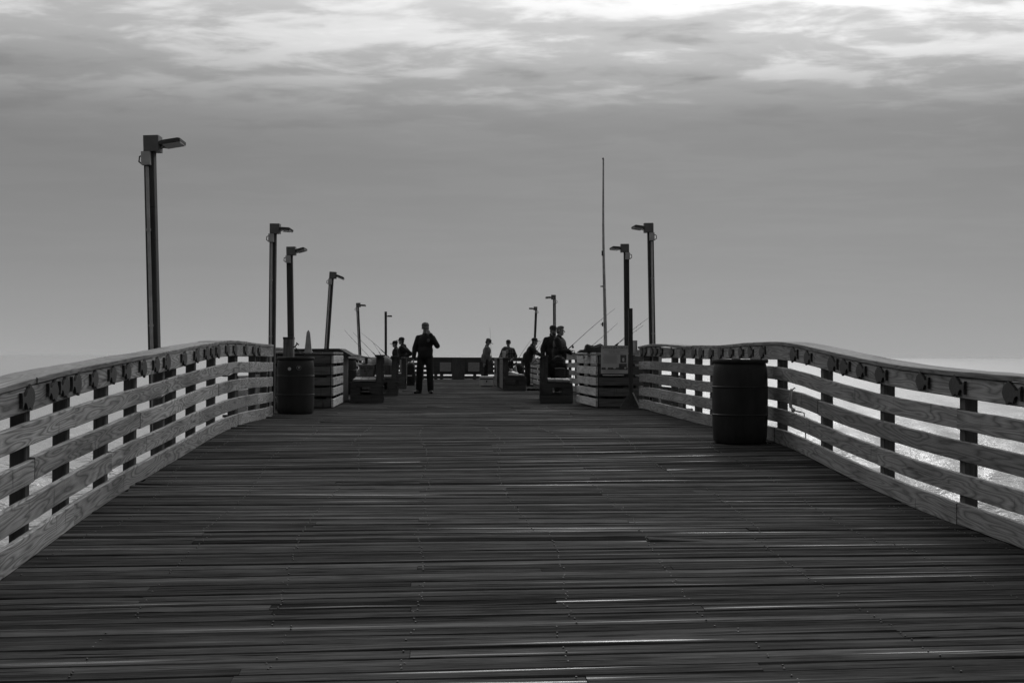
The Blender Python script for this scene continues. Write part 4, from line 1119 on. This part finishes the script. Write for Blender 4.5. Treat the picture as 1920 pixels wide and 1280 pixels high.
person('seated dark-haired person hunched on the farthest right bench', (at(937.5, 660, 38.6).x, 38.6, zs.z - .0), rad(115), 1.72, lean=.25, head_pitch=.2, cap=None, seated=True,
       arms=None, legs={'pelvis': (0, .0, .55), 'waist': (0, -.02, .68), 'chest': (0, -.09, .89), 'neck': (0, -.14, 1.08), 'head': (0, -.2, 1.23), 'shl': (.185, -.12, 1.0), 'shr': (-.185, -.12, 1.0),
       'ell': (.25, -.1, .75), 'wrl': (.17, -.3, .66), 'elr': (-.27, -.02, .77), 'wrr': (-.22, -.2, .64), 'hipl': (.09, -.02, .53), 'hipr': (-.09, -.02, .53), 'knl': (.13, -.42, .53), 'knr': (-.13, -.42, .53), 'anl': (.13, -.4, .1), 'anr': (-.13, -.4, .1)})
person('angler in a dark cap leaning forward over the right railing', pos(989, 43.0), rad(85), 1.78, lean=.36, head_pitch=-.1, cap='cap_dark',
       arms={'elr': (-.24, -.36, 1.15), 'wrr': (-.12, -.56, 1.1), 'ell': (.24, -.36, 1.15), 'wrl': (.1, -.5, 1.12)}, legs={'anl': (.13, .12, .085), 'anr': (-.13, -.05, .085)})
person('bearded man in a black cap and black coat behind the nearest right bench', pos(1036.5, 32.6), rad(25), 1.80, beard=True, cap='cap_dark', bulk=1.12, collar=True,
       arms={'ell': (.25, -.05, 1.12), 'wrl': (.14, -.22, 1.05)})
person('grey-haired man in a grey vest facing right and holding a fishing rod', pos(1049, 30.6), rad(72), 1.73, cap=None, hair='greyhair', vest=True, top='jacket', bulk=1.18, head_pitch=.05,
       arms={'elr': (-.22, -.10, 1.11), 'wrr': (-.08, -.30, 1.10), 'rhand': (.2, -1, .25), 'ell': (.22, -.12, 1.1), 'wrl': (.06, -.30, 1.05), 'lhand': (-.2, -1, .2)}, curl=(1.3, 1.3))

# ------------------------------------------------------------------ sea air between here and the horizon
def haze():
    me = bpy.data.meshes.new('haze'); bm = bmesh.new(); bmesh.ops.create_cube(bm, size=1.0); bm.to_mesh(me); bm.free()
    o = bpy.data.objects.new('haze', me); COL.objects.link(o); z0, z1 = -8.2, 8.0
    o.scale = (84000, 44000, z1 - z0); o.location = (0, 19500, (z0 + z1) / 2)
    m = bpy.data.materials.new('haze'); m.use_nodes = True; t = m.node_tree; t.nodes.clear()
    out = t.nodes.new('ShaderNodeOutputMaterial'); v = t.nodes.new('ShaderNodeVolumePrincipled')
    v.inputs['Color'].default_value = g(0.8); v.inputs['Density'].default_value = HAZE; v.inputs['Anisotropy'].default_value = 0.2
    t.links.new(v.outputs[0], out.inputs['Volume']); me.materials.append(m); tag(o, kind='stuff')
HAZE = 0.5 / 8000
haze()
